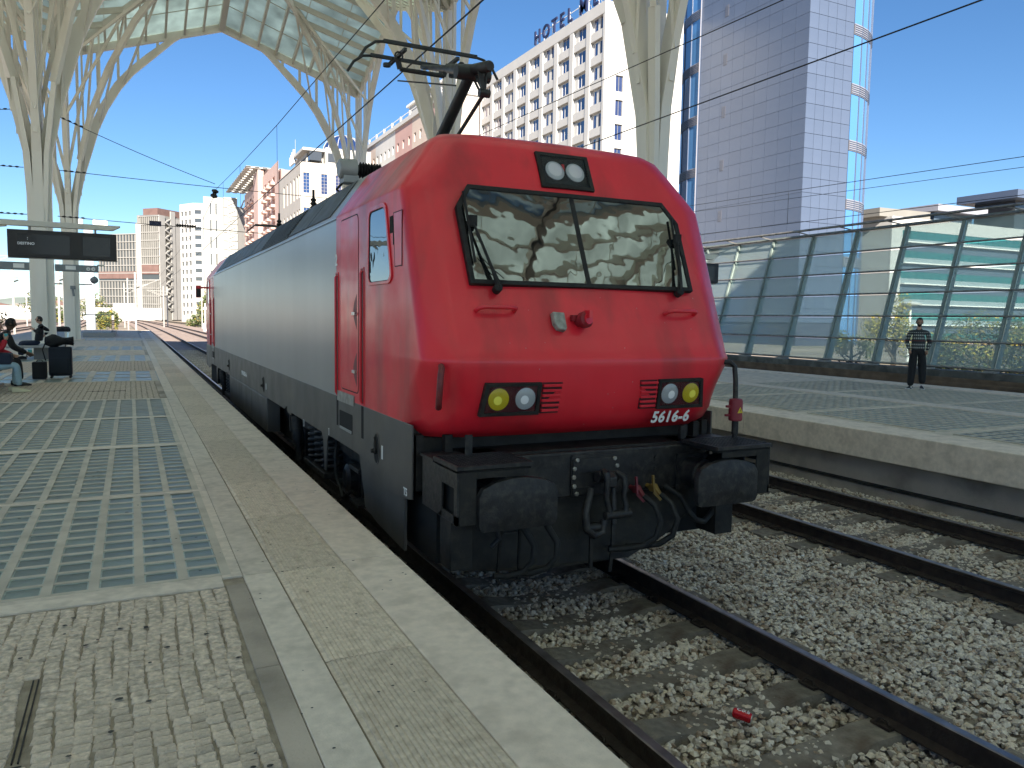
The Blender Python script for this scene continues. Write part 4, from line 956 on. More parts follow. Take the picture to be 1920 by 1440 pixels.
# plough
pp = [(-1.22, .93), (1.2, .93), (1.16, .74), (.72, .50), (.30, .37), (-.55, .36), (-1.12, .40), (-1.22, .42)]
part('snow_plough', MB().ext(pp, lambda u, v, w: (u, w-.16*(1-abs(u)/1.4)+.12*(v-.2), v), -.40, -.37), blackm, loco, bevel=.004)
for a_, b_, w_ in (((-.98, -.66, .92), (-.98, -.6, .36), .02), ((-.82, -.66, .92), (-.80, -.6, .36), .02), ((.1, -.6, .82), (.06, -.58, .30), .03), ((-.14, -.6, .7), (-.14, -.6, .36), .03)): part('plough_strut', MB().bar(a_, b_, w_, .02), blackm, loco)
part('air_pipe', MB().tube([(-1.05, -.6, .88), (-1.02, -.66, .80), (-1.0, -.66, .72), (-1.06, -.66, .66)], .02, 8).tube([(-1.12, -.62, .80), (-.95, -.66, .78)], .018, 8).ring([(-.98, .76), (-.86, .76), (-.86, .86), (-.98, .86)], [(-.97, .77), (-.87, .77), (-.87, .86), (-.97, .86)], XYZ('y'), -.70, -.68), greasem, loco)

# ---- roof: walkway, pantographs
part('roof_deck', MB().box((-.95, 2.9, 3.95), (.95, 15.5, 4.03)), panelm, loco)
def panto(y0, d, raised):
    def Q(x, y, z): return (x, y0+d*y, z)
    base = MB()
    for s in (-1, 1): base.bar(Q(s*.5, -.3, 4.22), Q(s*.5, 1.3, 4.22), .06); base.bar(Q(-.5, .5+.7*s, 4.22), Q(.5, .5+.7*s, 4.22), .06)
    p = part('pantograph_base', base, pantom, loco)
    for sx in (-1, 1):
        for yy in (-.2, 1.2):
            prf = []
            for k in range(6): prf += [(.035, .032*k), (.06, .032*k+.012), (.035, .032*k+.024)]
            part('insulator', MB().lathe(prf, Q(sx*.5, yy, 4.0), (0, 0, 1), 12), mat('brown_insulator', (.07, .03, .02), .25), p, smooth=40)
    if raised:
        K = Vector(Q(0, -1.55, 5.13)); B = Vector(Q(0, 0, 4.26)); E_ = Vector(Q(0, -2.02, 5.04)); H = Vector(Q(0, .12, 5.62))
        part('lower_arm', MB().tube([B, K], [.075, .06], 14), pantom, p, smooth=40)
        part('upper_arm', MB().tube([E_, E_+(K-E_)*.05, K, K+(H-K)*.45, K+(H-K)*.47, H], [.045, .06, .06, .055, .038, .03], 14), pantom, p, smooth=40)
        part('knee_joint', MB().tube([K-Vector((.2, 0, .05)), K+Vector((.2, 0, -.05))], .075, 12), pantom, p, smooth=40)
        C2 = K+Vector((.02, -d*.28, -.32)); part('coupling_rod', MB().tube([Vector(Q(.0, -.62, 4.3)), C2], .022, 8), pantom, p, smooth=40)
        part('rod_bracket', MB().bar(E_+Vector((-.03, d*.2, 0)), C2, .014, .05).bar(E_+Vector((.05, d*.2, 0)), C2, .014, .05).bar(K, C2, .014, .03).lathe([(.045, -.06), (.045, .06)], C2, (1, 0, 0), 10), pantom, p)
        part('guide_rod', MB().tube([K+Vector((-.1, d*.25, -.12)), Vector(Q(-.35, .05, 5.38))], .010, 6), pantom, p)
        hd_ = part('collector_head', MB().tube([Vector(Q(-.3, .12, 5.55)), Vector(Q(.3, .12, 5.55))], .03, 8).bar(Q(-.35, -.25, 5.68), Q(-.35, .40, 5.68), .04).bar(Q(.35, -.25, 5.68), Q(.35, .40, 5.68), .04).bar(Q(-.3, .12, 5.55), Q(-.35, .1, 5.7), .05).bar(Q(.3, .12, 5.55), Q(.35, .1, 5.7), .05), pantom, p)
        for yy in (-.22, .36):
            part('contact_strip', MB().bar(Q(-.62, yy, 5.745), Q(.62, yy, 5.745), .045, .04).tube([Q(-.60, yy, 5.74), Q(-.72, yy, 5.72), Q(-.84, yy, 5.63), Q(-.92, yy, 5.50)], .018, 8).tube([Q(.60, yy, 5.74), Q(.72, yy, 5.72), Q(.84, yy, 5.63), Q(.92, yy, 5.50)], .018, 8), pantom, hd_)
        for sx in (-1, 1):
            cc = [Q(sx*.42+.05*math.cos(t), -.2, 5.60+.05*math.sin(t)) for t in [i*math.pi/5 for i in range(11)]]
            part('spring_box', MB().tube(cc, .012, 6).lathe([(.05, 0), (.05, .04)], Q(sx*.45, .2, 5.58), (0, 0, 1), 10).bar(Q(sx*.45, .2, 5.6), Q(sx*.36, .2, 5.7), .02), pantom, hd_)
    else:
        part('lower_arm', MB().tube([Q(0, 1.1, 4.28), Q(0, -.6, 4.36)], .05, 10), pantom, p)
        part('upper_arm', MB().tube([Q(0, -.6, 4.38), Q(0, 1.2, 4.48)], .04, 10).bar(Q(-.8, 1.2, 4.50), Q(.8, 1.2, 4.50), .05).tube([Q(-.8, 1.2, 4.5), Q(-.98, 1.2, 4.34)], .015, 6), pantom, p)
panto(3.85, 1, True); panto(14.6, -1, False)
# surge arrester beside the front pantograph
g = part('roof_switch', MB().lathe([(.10, 0), (.12, .02), (.12, .14), (.125, .15), (.125, .21), (.10, .21)], (-1.17, 3.66, 4.17), (1, .0, 0), 18).box((-1.13, 3.55, 4.0), (-.95, 3.77, 4.08)), galv, loco, smooth=35)
prf = [(.07, 0)]
for k in range(8): prf += [(.06, .03+.035*k), (.10, .045+.035*k), (.06, .06+.035*k)]
part('ribbed_insulator', MB().lathe(prf, (-.95, 3.66, 4.17), (1, 0, 0), 16), rubber, g, smooth=40)
part('switch_cable', MB().tube([(-1.0, 3.66, 4.06), (-1.10, 3.7, 4.02), (-1.16, 3.8, 3.94), (-1.08, 3.9, 3.90), (-1.0, 3.95, 3.96)], .016, 6), rubber, g)
for yy in (6.4, 9.5): part('roof_insulator', MB().lathe([(.03, 0), (.06, .03), (.03, .06), (.055, .09), (.03, .12), (.05, .15), (.02, .18), (.02, .3)], (-.9, yy, 4.02), (0, 0, 1), 10), rubber, loco)
# ------------------------------------------------------------------ buildings
conwhite = mat('white_render', (.47, .468, .46), .7, var=.04, vscale=.4)
congrey = mat('grey_precast', (.20, .197, .185), .8, var=.10, vscale=.25, dirt=(.15, .147, .135), dscale=.3, damt=.4)
conlight = mat('light_precast', (.31, .305, .295), .8, var=.08, vscale=.3)
brickc = mat('terracotta_panel', (.14, .085, .075), .8, var=.15, vscale=.5)
pinkm = mat('pink_render', (.54, .385, .345), .8, var=.05, vscale=.3)
peachm = mat('peach_render', (.48, .40, .35), .8, var=.05, vscale=.3)
rosem = mat('rose_render', (.42, .27, .25), .8, var=.05, vscale=.3)
beige = mat('beige_stone', (.43, .40, .365), .7, var=.06, vscale=.4)
metpan = mat('lilac_metal_panel', (.078, .105, .165), .36, metal=.0, var=.03, vscale=.3, objvar=.03, spec=.5)
darkwin = greywin
class Face:
    """vertical wall frame: O = lower left corner seen from outside, U = direction to the right seen from outside"""
    def __init__(s, O, P2, z0=0.0):
        s.O = Vector((O[0], O[1], 0)); d = Vector((P2[0]-O[0], P2[1]-O[1], 0)); s.L = d.length; s.U = d.normalized(); s.N = Vector((s.U.y, -s.U.x, 0)); s.z0 = z0
        s.rot = math.atan2(s.U.y, s.U.x)
    def __call__(s, u, v, w=0.0): p = s.O+s.U*u+s.N*w; return (p.x, p.y, v)
    def box(s, mb, u0, u1, v0, v1, w0, w1):
        vs = [s(u, v, w) for w in (w0, w1) for (u, v) in ((u0, v0), (u1, v0), (u1, v1), (u0, v1))]
        mb.add(vs, [(0,1,2,3),(7,6,5,4),(0,4,5,1),(1,5,6,2),(2,6,7,3),(3,7,4,0)]); return mb
    def loc(s, u, v, w=0.0): return s(u, v, w)
def win_mesh(w, h, glass, framem, bars=1, hb=0, dep=.12, fr=.07):
    """local: x along wall, outward -y, origin at centre"""
    mb = MB(); mb.k = 0; mb.box((-w/2, 0, -h/2), (w/2, .03, h/2)); mb.k = 1
    for a, b, c, d in ((-w/2, -h/2, w/2, -h/2+fr), (-w/2, h/2-fr, w/2, h/2), (-w/2, -h/2, -w/2+fr, h/2), (w/2-fr, -h/2, w/2, h/2)): mb.box((a, -.05, b), (c, 0, d))
    for i in range(bars): x = -w/2+w*(i+1)/(bars+1); mb.box((x-fr/2, -.045, -h/2), (x+fr/2, 0, h/2))
    for i in range(hb): z = -h/2+h*(i+1)/(hb+1); mb.box((-w/2, -.045, z-fr/2), (w/2, 0, z+fr/2))
    return mb.mesh('window', [glass, framem])
def holewall(F, us, vs, is_open, dep, z_ex=0):
    mb = MB()
    for i in range(len(us)-1):
        for j in range(len(vs)-1):
            a, b, c, d = us[i], us[i+1], vs[j], vs[j+1]
            if not is_open(i, j): mb.add([F(a, c), F(b, c), F(b, d), F(a, d)], [(0, 1, 2, 3)])
            else:
                q = [F(a, c), F(b, c), F(b, d), F(a, d)]+[F(a, c, -dep), F(b, c, -dep), F(b, d, -dep), F(a, d, -dep)]
                mb.add(q, [(0, 4, 5, 1), (1, 5, 6, 2), (2, 6, 7, 3), (3, 7, 4, 0)])
    return mb
def winwall(b, F, ulist, wv, wm, wallm, H, top, base=-2.0, dep=.3, me=None):
    """wall with rectangular holes at ulist x wv (centres) of size wm, each hole filled by its own window object"""
    w, h = wm; us = [0.0]; vs = [base]
    for u in ulist: us += [u-w/2, u+w/2]
    for v in sorted(wv): vs += [v-h/2, v+h/2]
    us.append(F.L); vs.append(top)
    part('wall', holewall(F, us, vs, lambda i, j: i % 2 == 1 and j % 2 == 1, dep), wallm, b, recalc=False)
    for u in ulist:
        for v in wv: inst('window', me, b, F.loc(u, v, -dep+.04), F.rot)
def solid(b, pts, z0, z1, m, name='wall'):
    mb = MB(); mb.ext(pts, XYZ('z'), z0, z1); return part(name, mb, m, b)

# hotel
hot = thing('hotel', (56.2, 88, 0), 'white hotel slab with a deep grid of windows and rooftop letters', 'hotel')
HY0, HY1, HZ = 131.2, 88.2, 46.4
F = Face((56.2, HY0), (56.2, HY1)); solid(hot, [(56.75, HY1+.25), (69.4, HY1+.25), (69.4, HY0-.05), (56.75, HY0-.05)], -2, HZ-.5, conwhite, 'core')
cols = [90.3, 95.05, 99.8, 104.55, 109.3, 114.05, 118.8, 123.55, 128.3]; rows = [43.95-3.33*k for k in range(13)]
us = sorted(HY0-c for c in cols)
pil = MB()
edges = [0]+[(a+b)/2 for a, b in zip(us, us[1:])]+[F.L]
for i, e in enumerate(edges):
    wd = .55
    a, b = (max(0, e-wd), min(F.L, e+wd)); part('pilaster', F.box(MB(), a, b, -2, HZ-1.2, -.5, 0), conwhite, hot)
for r_ in rows: part('spandrel', F.box(MB(), .3, F.L-.3, r_-1.0-1.15, r_-1.0, -.5, -.10), conwhite, hot)
part('parapet', F.box(MB(), 0, F.L, rows[0]+.85, HZ, -.6, .03), conwhite, hot)
wmA = win_mesh(3.3, 1.85, bluewin, conwhite, 0); mbx = MB()
mbx.k = 0; mbx.box((-.75, 0, -1.02), (1.5, .03, .92)); mbx.k = 1; mbx.box((-1.8, -.1, -.92), (-.8, .03, .92)); mbx.box((1.5, -.05, -.92), (1.8, .03, .92)); mbx.box((.0, -.04, -.92), (.07, 0, .92))
WH1 = mbx.mesh('window', [bluewin, conwhite])
mbx = MB(); mbx.k = 0; mbx.box((-1.4, 0, -.92), (-.3, .03, .92)); mbx.box((.35, 0, -.92), (1.45, .03, .92)); mbx.k = 1; mbx.box((-.3, -.1, -.92), (.35, .03, .92)); mbx.box((-1.8, -.05, -.92), (-1.4, .03, .92)); mbx.box((1.45, -.05, -.92), (1.8, .03, .92))
WH2 = mbx.mesh('window', [bluewin, conwhite])
sill = MB().box((-.6, -.42, -1.15), (1.7, -.30, -.98)).mesh('sill', mat('light_grey_sill', (.55, .55, .54), .7))
for i, u in enumerate(us):
    for j, r_ in enumerate(rows):
        inst('window', WH2 if i in (0, 2, 5, 8) else WH1, hot, F.loc(u, r_-.05, -.48), F.rot)
G = Face((56.18, HY1-.02), (69.6, HY1-.02)); su = [2.6, 6.5, 10.5]
winwall(hot, G, su, [r_-8.4+3.5*.95 for r_ in rows if r_ < 42], (1.3, 2.2), conwhite, HZ, HZ, me=win_mesh(1.3, 2.2, bluewin, congrey, 1))
lab_ = 'HOTEL MET'; sgn = thing('rooftop_sign', (56.4, 110, HZ), 'dark blue hotel name in tall capital letters on the white roof edge', 'sign')
ypos = {0: 108.9, 1: 106.0, 2: 103.3, 3: 100.9, 4: 98.5, 6: 94.6, 7: 91.3, 8: 88.6}
for i, ch in enumerate(lab_):
    if ch == ' ': continue
    part('letter', text_mesh(ch, 3.0, lambda x, y, z, yy=ypos[i]: (56.5-z, yy-x, HZ+1.35+y), depth=.12, bold=.03), mat('dark_blue_letter', (.01, .015, .06), .5), sgn)
part('sign_frame', MB().bar((56.9, 110.5, HZ+.5), (56.9, 87.5, HZ+.5), .08).bar((56.9, 110.5, HZ+1.9), (56.9, 87.5, HZ+1.9), .08), whitem, sgn)
for k in range(9): part('sign_post', MB().bar((56.9, 110-2.7*k, HZ), (56.9, 110-2.7*k, HZ+2.2), .08).bar((57.9, 110-2.7*k, HZ), (56.9, 110-2.7*k, HZ+1.9), .06), whitem, sgn)
rc = MB().ext([(57.2, HZ+.2), (60.5, HZ+1.2), (60.5, HZ+1.35), (57.2, HZ+.35)], lambda u, v, w: (u, w, v), 90, 116)
part('roof_louvre', rc, mat('dark_zinc', (.22, .22, .23), .5, metal=.3), hot)

# tower
tow = thing('glass_tower', (71.3, 66, 0), 'tall tower of lilac metal panels flanked by curved blue glass', 'tower')
solid(tow, [(71.42, 66.12), (79.0, 66.15), (82.3, 67.1), (85.0, 68.8), (84, 90), (77.4, 97.0), (75.4, 95.4), (72.5, 91.2), (71.45, 86.3)], -2, 62, mat('joint_grey', (.04, .05, .08), .8), 'core')
pitch = 1.79; TF = Face((71.3, 86.2), (71.3, 66)); TG = Face((71.3, 66), (78.9, 66))
wl = TF.L/9; pm = MB().box((-wl/2+.018, 0, -pitch/2+.018), (wl/2-.018, .1, pitch/2-.018)).mesh('metal_panel', metpan)
wr = TG.L/5; pm2 = MB().box((-wr/2+.02, 0, -pitch/2+.025), (wr/2-.02, .1, pitch/2-.025)).mesh('metal_panel', metpan)
for j in range(26):
    z = 2.5+pitch*(j+.5)
    for i in range(9):
        if z < 12 and False: continue
        inst('metal_panel', pm, tow, TF.loc(wl*(i+.5), z, 0), TF.rot)
    if True:
        for i in range(5): inst('metal_panel', pm2, tow, TG.loc(wr*(i+.5), z, 0), TG.rot)
for z in (17.3, 24.3, 31.6, 38.7, 45.2):
    v = TF.box(MB(), 4.95, 5.65, z-.75, z+.75, .0, .03); o = part('vent_grille', v, mat('vent_dark', (.12, .12, .14), .6), tow)
    sl_ = MB()
    for k in range(8): TF.box(sl_, 4.97, 5.63, z-.68+.18*k, z-.60+.18*k, .03, .05)
    part('vent_slats', sl_, metpan, o, kind='stuff')
bandm = mat('louvre_band', (.30, .30, .34), .5, metal=.3)
def curtain(pts, bands, side):
    for a, b in zip(pts, pts[1:]):
        F_ = Face(a, b)
        zb = [-1.0]+list(bands)+[62]
        for z0, z1 in zip(zb, zb[1:]):
            part('glass_bay', F_.box(MB(), .03, F_.L-.03, z0+.8, z1-.5, -.05, .0), towerglass, tow)
        for z in bands:
            bb = MB()
            F_.box(bb, 0, F_.L, z-.5, z+.8, -.02, .10); o = part('louvre_band', bb, bandm, tow); s_ = MB()
            for k in range(5): F_.box(s_, 0, F_.L, z-.42+.25*k, z-.34+.25*k, .10, .16)
            part('band_slats', s_, metpan, o, kind='stuff')
        part('mullion', F_.box(MB(), F_.L-.06, F_.L+.06, -1, 62, -.02, .12), metpan, tow)
curtain([(77.5, 97.2), (75.2, 95.5), (73.5, 93.4), (72.2, 91.0), (71.5, 88.6), (71.3, 86.25)], (9.6, 16.6, 24.1, 31.6, 39.1, 46.6), -1)
curtain([(79.1, 66.1), (80.8, 66.4), (82.4, 66.9), (83.8, 67.6), (85.2, 68.6)], (10.3, 17.6, 25.0, 32.0, 39.3, 46.8), 1)
part('edge_louvre', TF.box(MB(), -.05, .0, 0, 62, 0, .25).add([], []), bandm, tow)

# office block on the right
off = thing('office_building', (129, 98.4, 0), 'white office block with teal ribbon windows behind the glass wall', 'building')
W1 = Face((129, 98.4), (185, 98.4)); W0 = Face((129, 106), (129, 98.4))
solid(off, [(129.3, 98.8), (184, 98.8), (184, 125), (129.3, 125)], -8, 23.0, greywin, 'core')
part('wall', W0.box(MB(), 0, W0.L, -8, 23.4, -.3, 0), conwhite, off)
part('wall', W1.box(MB(), -.012, 3.1, -8, 23.41, -.4, .012), conwhite, off)
part('parapet', W1.box(MB(), 3.1, W1.L, 20.9, 23.4, -.4, .05), conwhite, off)
spm = mat('grey_spandrel_glass', (.30, .36, .38), .3, metal=.2)
for k in range(7):
    z = 18.7-4.05*k
    part('sun_ledge', W1.box(MB(), 3.1, W1.L, z-.15, z+.05, 0, .9), whitem, off)
    part('spandrel', W1.box(MB(), 3.1, W1.L, z+.05, z+1.0 if k else z+.6, -.1, .0), spm, off)
    for i in range(22):
        u = 3.1+2.35*i; part('window', W1.box(MB(), u+.05, u+2.28, z+(1.0 if k else .6), z+(2.4 if k else 2.2), -.12, -.04), tealwin, off)
    part('lintel', W1.box(MB(), 3.1, W1.L, z-1.7, z-.15, -.1, -.02), mat('dark_band_glass', (.08, .11, .15), .2), off)
solid(off, [(126.8, 99.6), (141, 99.2), (141, 110), (126.8, 110)], 23.4, 25.0, congrey, 'roof_box')
solid(off, [(141.3, 97.8), (157, 97.8), (157, 108), (141.3, 108)], 25.3, 26.6, mat('lead_roof', (.26, .27, .32), .5), 'roof_canopy')
solid(off, [(143, 99.8), (155, 99.8), (155, 107), (143, 107)], 23.4, 25.3, mat('dark_band_glass', (.08, .11, .15), .2), 'roof_glazing')
lowb = thing('roof_canopy', (168, 98, 0), 'flat lilac-grey roof at the right picture edge above the office block', 'roof')
part('roof_slab', MB().box((164.5, 96.5, 29.6), (185, 110, 31.3)), metpan, lowb); part('support', MB().box((168, 99, 20), (182, 108, 29.6)), greywin, lowb)

# apartment blocks far left and centre
b1 = thing('apartment_block', (0, 360, 0), 'grey precast high-rise with a terracotta band and zigzag stair tower', 'building')
F1 = Face((-15.5, 374.5), (-.6, 359.8)); F2 = Face((.6, 359.0), (7.5, 352.7)); F3 = Face((7.5, 352.7), (20.5, 366.7))
solid(b1, [(-15.3, 375), (-.6, 360.4), (.6, 359.4), (7.5, 353.1), (20.2, 366.8), (10, 378), (0, 388)], -1, 36, congrey, 'core')
solid(b1, [(-.4, 360.4), (.6, 359.4), (7.5, 353.1), (20.2, 366.8), (10, 376)], 36, 43.6, congrey, 'core')
def slabrows(F_, z0, z1, n, skip, m, fins=0, w=.5):
    for k in range(n+1):
        z = z0+(z1-z0)*k/n; part('floor_edge', F_.box(MB(), -.3, F_.L+.3, z-.14, z+.14, 0, w), conlight, b1)
    if fins:
        for k in range(n):
            if k in skip: continue
            za = z0+(z1-z0)*k/n+.14; zb_ = z0+(z1-z0)*(k+1)/n-.14; mb = MB()
            for i in range(fins): u = F_.L*(i+.5)/fins; F_.box(mb, u-.32, u+.32, za, zb_, 0, .25)
            part('screen_panels', mb, congrey, b1, kind='stuff')
part('wall', F1.box(MB(), 0, F1.L, 0, 36, -.1, .0), darkwin, b1); slabrows(F1, 3.2, 35.8, 10, (4,), congrey, 13)
part('wall', F2.box(MB(), 0, F2.L, 0, 43.4, -.1, .0), darkwin, b1); slabrows(F2, 3.2, 43, 12, (4, 5), congrey, 9)
part('terracotta_band', F1.box(MB(), 0, F1.L, 17.2, 20.2, 0, .4), brickc, b1); part('terracotta_band', F2.box(MB(), 0, F2.L, 19, 23.2, 0, .4), brickc, b1)
part('fin_wall', MB().box((-1.0, 358.2, 0), (1.0, 361, 40.3)), conlight, b1)
part('wall', F3.box(MB(), 0, 3.4, 0, 43.5, -.1, .5), conlight, b1)
part('wall', F3.box(MB(), 3.4, 7.0, 0, 41, -.6, -.3), mat('stair_shadow_grey', (.3, .3, .29), .8), b1)
for k in range(12):
    z = 4+3.2*k
    part('stair_flight', MB().bar(F3(3.5, z+1.6, .3), F3(6.9, z, .3), .9, .5).bar(F3(3.5, z+1.6, .3), F3(6.9, z+3.2, -.1), .9, .4), conlight, b1)
    part('landing', F3.box(MB(), 5.8, 7.3, z-.3, z+.9, -.1, .7), congrey, b1)
part('wall', F3.box(MB(), 7.0, 9.6, 0, 45.8, -.1, .4), conlight, b1)
part('wall', F3.box(MB(), 9.6, 10.3, 0, 41, -.4, -.1), darkwin, b1)
part('wall', F3.box(MB(), 10.3, 13.2, 0, 43, -.1, .1), conlight, b1)
part('terracotta_stair', F3.box(MB(), 13.2, 15.7, 0, 38.5, -.1, .3), brickc, b1)
for k in range(16):
    for i in range(2): part('window', F3.box(MB(), 13.8+.9*i, 14.1+.9*i, 3+2.1*k, 3.5+2.1*k, .3, .34), darkwin, b1)
for k in range(11): part('balcony', F3.box(MB(), 15.7, 18.6, 3+3.2*k, 5.6+3.2*k, -.1, -.05), darkwin, b1); part('balcony_slab', F3.box(MB(), 15.7, 18.9, 2.7+3.2*k, 3.0+3.2*k, -.1, .6), conlight, b1)
solid(b1, [(2, 361), (7.4, 355), (16.5, 364), (10, 373)], 43.6, 46.6, brickc, 'roof_storey')
b2 = thing('apartment_block', (21, 318, 0), 'white and pale grey high-rise with square windows and open stairs', 'building')
A1 = Face((14.5, 328.5), (18.6, 320.9)); A2 = Face((18.6, 320.9), (22.2, 319.5)); A3 = Face((22.2, 316.2), (34.5, 316.0)); A4 = Face((34.5, 318.5), (40, 321))
solid(b2, [(14.6, 329), (18.8, 321.3), (22.2, 320), (22.3, 316.5), (34.4, 316.3), (40, 322), (40, 340), (15, 340)], -1, 44.5, conlight, 'core')
wq = win_mesh(1.5, 1.7, greywin, congrey, 1)
winwall(b2, A1, [1.6, 4.1, 6.8], [3+3.2*k for k in range(13)], (1.5, 1.7), conwhite, 0, 45.2, me=wq)
winwall(b2, A2, [2.0], [3.4+3.2*k for k in range(13)], (2.6, 1.6), conwhite, 0, 45.2, me=win_mesh(2.6, 1.6, greywin, conwhite, 0))
greyl = mat('pale_grey_tile', (.30, .31, .30), .6, var=.05, vscale=.3)
winwall(b2, A3, [2.6, 4.6], [4.5+6.4*k for k in range(7)], (.5, 4.2), greyl, 0, 47.4, me=win_mesh(.5, 4.2, greywin, greyl, 0))
for k in range(14):
    z = 4+3.2*k
    if z > 46: break
    part('stair_opening', A3.box(MB(), 7.4, 11.4, z-.9, z+1.6, .02, .05), mat('stair_shadow_grey', (.3, .3, .29), .8), b2)
    part('stair_flight', MB().bar(A3(8.6, z-.9, .2), A3(11.2, z+.4, .2), .3, .35).bar(A3(8.6, z+1.5, .2), A3(11.2, z+.4, .2), .3, .3), conwhite, b2)
    part('floor_edge', A3.box(MB(), 7.2, 12.2, z+1.5, z+2.1, .0, .3), greyl, b2)
part('glazed_stair', A4.box(MB(), 0, A4.L, 0, 42.5, -.1, 0), greywin, b2)
for k in range(13): part('floor_edge', A4.box(MB(), 0, A4.L+.3, 2.5+3.2*k, 3.2+3.2*k, 0, .3), conlight, b2)
part('roof_mast', MB().bar((36, 319, 44), (37.5, 319, 47.5), .5), conwhite, b2)
# pink block
pk = thing('apartment_block', (36, 240, 0), 'salmon pink apartment block with a perforated flat roof canopy', 'building')
Pf = Face((36, 306), (36, 231)); Pl = Face((30, 306), (36, 306))
solid(pk, [(36.8, 231.2), (50, 231.2), (50, 305.8), (36.8, 305.8)], -1, 45, rosem, 'core')
pr_ = [43.0-3.3*k for k in range(13)]
holes = [8, 16, 24, 33, 42, 50, 58, 66]
winwall(pk, Pf, holes, pr_, (4.4, 2.2), pinkm, 0, 47.5, dep=.9, me=win_mesh(4.4, 2.2, greywin, peachm, 1, 0, fr=.3))
for u in holes:
    for v in pr_[:9]: part('balcony_wall', Pf.box(MB(), u-2.2, u+2.2, v-1.5, v-.7, 0, 1.1), pinkm, pk)
part('stair_block', MB().box((34.6, 262, -1), (36.4, 272, 49.5)), pinkm, pk)
part('roof_storey', MB().box((36.6, 255, 47.5), (44, 300, 49.0)), brickc, pk)
cn = MB(); nb = 12
for i in range(nb):
    for j in range(5):
        pass
for i in range(nb+1): cn.box((31, 262+4.6*i-.0, 50.2), (42, 262+4.6*i+2.6, 50.6))
for j in range(5): cn.box((31+2.6*j, 262, 50.3), (31+2.6*j+1.5, 322, 50.7))
part('roof_canopy', cn, mat('canopy_grey', (.45, .45, .43), .6), pk)
# stone block with tall blue windows
w5 = thing('office_building', (33, 183, 0), 'pale stone building with tall blue windows and white roof terraces', 'building')
Wf = Face((33, 212), (33, 183)); Ws = Face((33, 183), (49, 183))
solid(w5, [(33.6, 183.5), (49, 183.5), (49, 211.8), (33.6, 211.8)], -1, 37, beige, 'core')
tall = [27.6+5.5, 27.6+5.5-8.1, 27.6+5.5-16.2, 27.6+5.5-24.3]
winwall(w5, Wf, [7.2, 12, 16.6, 21, 25.0, 27.6], tall, (1.4, 5.4), beige, 0, 38.6, dep=.5, me=win_mesh(1.4, 5.4, greywin, congrey, 0, 3, fr=.08))
winwall(w5, Ws, [1.4, 5.6, 9.0, 12.6], [v+.7 for v in tall], (1.5, 4.7), beige, 0, 38.6, dep=.25, me=win_mesh(1.5, 4.7, bluewin, galv, 1, 5, fr=.06))
solid(w5, [(35, 186), (49, 186), (49, 200), (35, 200)], 38.6, 42.0, beige, 'penthouse')
solid(w5, [(33.8, 184), (43, 184), (43, 196), (33.8, 196)], 41.6, 42.2, conwhite, 'terrace_roof')
for (a, c_) in ((35.2, 38), (39.5, 41.5)): part('terrace_opening', MB().box((a, 183.0, 39.2), (c_, 185.9, 41.2)), greywin, w5)
for k in range(4): part('flue', MB().tube([(34.0, 196+1.6*k, 40.5), (34.0, 196+1.6*k, 43.8-.4*k)], .35, 10), conwhite, w5, smooth=40)
part('antenna', MB().bar((34.5, 197, 42), (34.5, 197, 46.5), .08), galv, w5)
dm = MB(); rows_ = []
for i in range(7):
    a = R(90*i/6); rows_.append([(44.5+5.0*math.cos(a)*math.cos(2*math.pi*j/24), 188+5.0*math.cos(a)*math.sin(2*math.pi*j/24), 42.5+4.2*math.sin(a)) for j in range(25)])
part('glass_dome', dm.grid(rows_), bluewin, w5)
rb_ = MB()
for j in range(12): rb_.tube([(44.5+5.05*math.cos(R(90*i/6))*math.cos(math.pi*j/6), 188+5.05*math.cos(R(90*i/6))*math.sin(math.pi*j/6), 42.5+4.25*math.sin(R(90*i/6))) for i in range(7)], .07, 4)
part('dome_ribs', rb_, conwhite, w5, kind='stuff'); solid(w5, [(39, 183.2), (50, 183.2), (50, 194), (39, 194)], 38.6, 42.5, conwhite, 'dome_base')
# terrace of pink, white and peach fronts
p6 = thing('apartment_block', (52, 132, 0), 'long terrace of white, rose and peach fronts behind the columns', 'building')
solid(p6, [(52.6, 132.3), (70, 132.3), (70, 214), (52.6, 214)], -1, 44, peachm, 'core')
seg = [(214, 200, conwhite), (200, 186, peachm), (186, 170, conwhite), (170, 158, rosem), (158, 147, peachm), (147, 139, rosem), (139, 132.2, peachm)]
wz = win_mesh(1.3, 1.9, greywin, conwhite, 1)
for (a, b_, m_) in seg:
    f_ = Face((52, a), (52, b_)); n_ = max(2, int((a-b_)/3.2)); winwall(p6, f_, [f_.L*(i+.5)/n_ for i in range(n_)], [41-3.4*k for k in range(12)], (1.3, 1.9), m_, 0, 45.2 if m_ is not peachm else 46.2, me=wz)
part('parapet', MB().box((51.6, 132.2, 45.2), (53, 214, 46.1)), conwhite, p6)
part('roof_rail', MB().bar((52, 133, 47.2), (52, 213, 47.2), .12), whitem, p6)
for k in range(13): part('rail_post', MB().box((51.9, 134+6.4*k, 46.0), (52.3, 134.6+6.4*k, 47.4)), conwhite, p6)
solid(p6, [(58, 150), (66, 150), (66, 178), (58, 178)], 44, 53.5, conwhite, 'upper_tower')
for k in range(3): part('tower_slab', MB().box((57.4, 149.5, 46.5+3.2*k), (66.5, 178.5, 47.0+3.2*k)), whitem, p6)

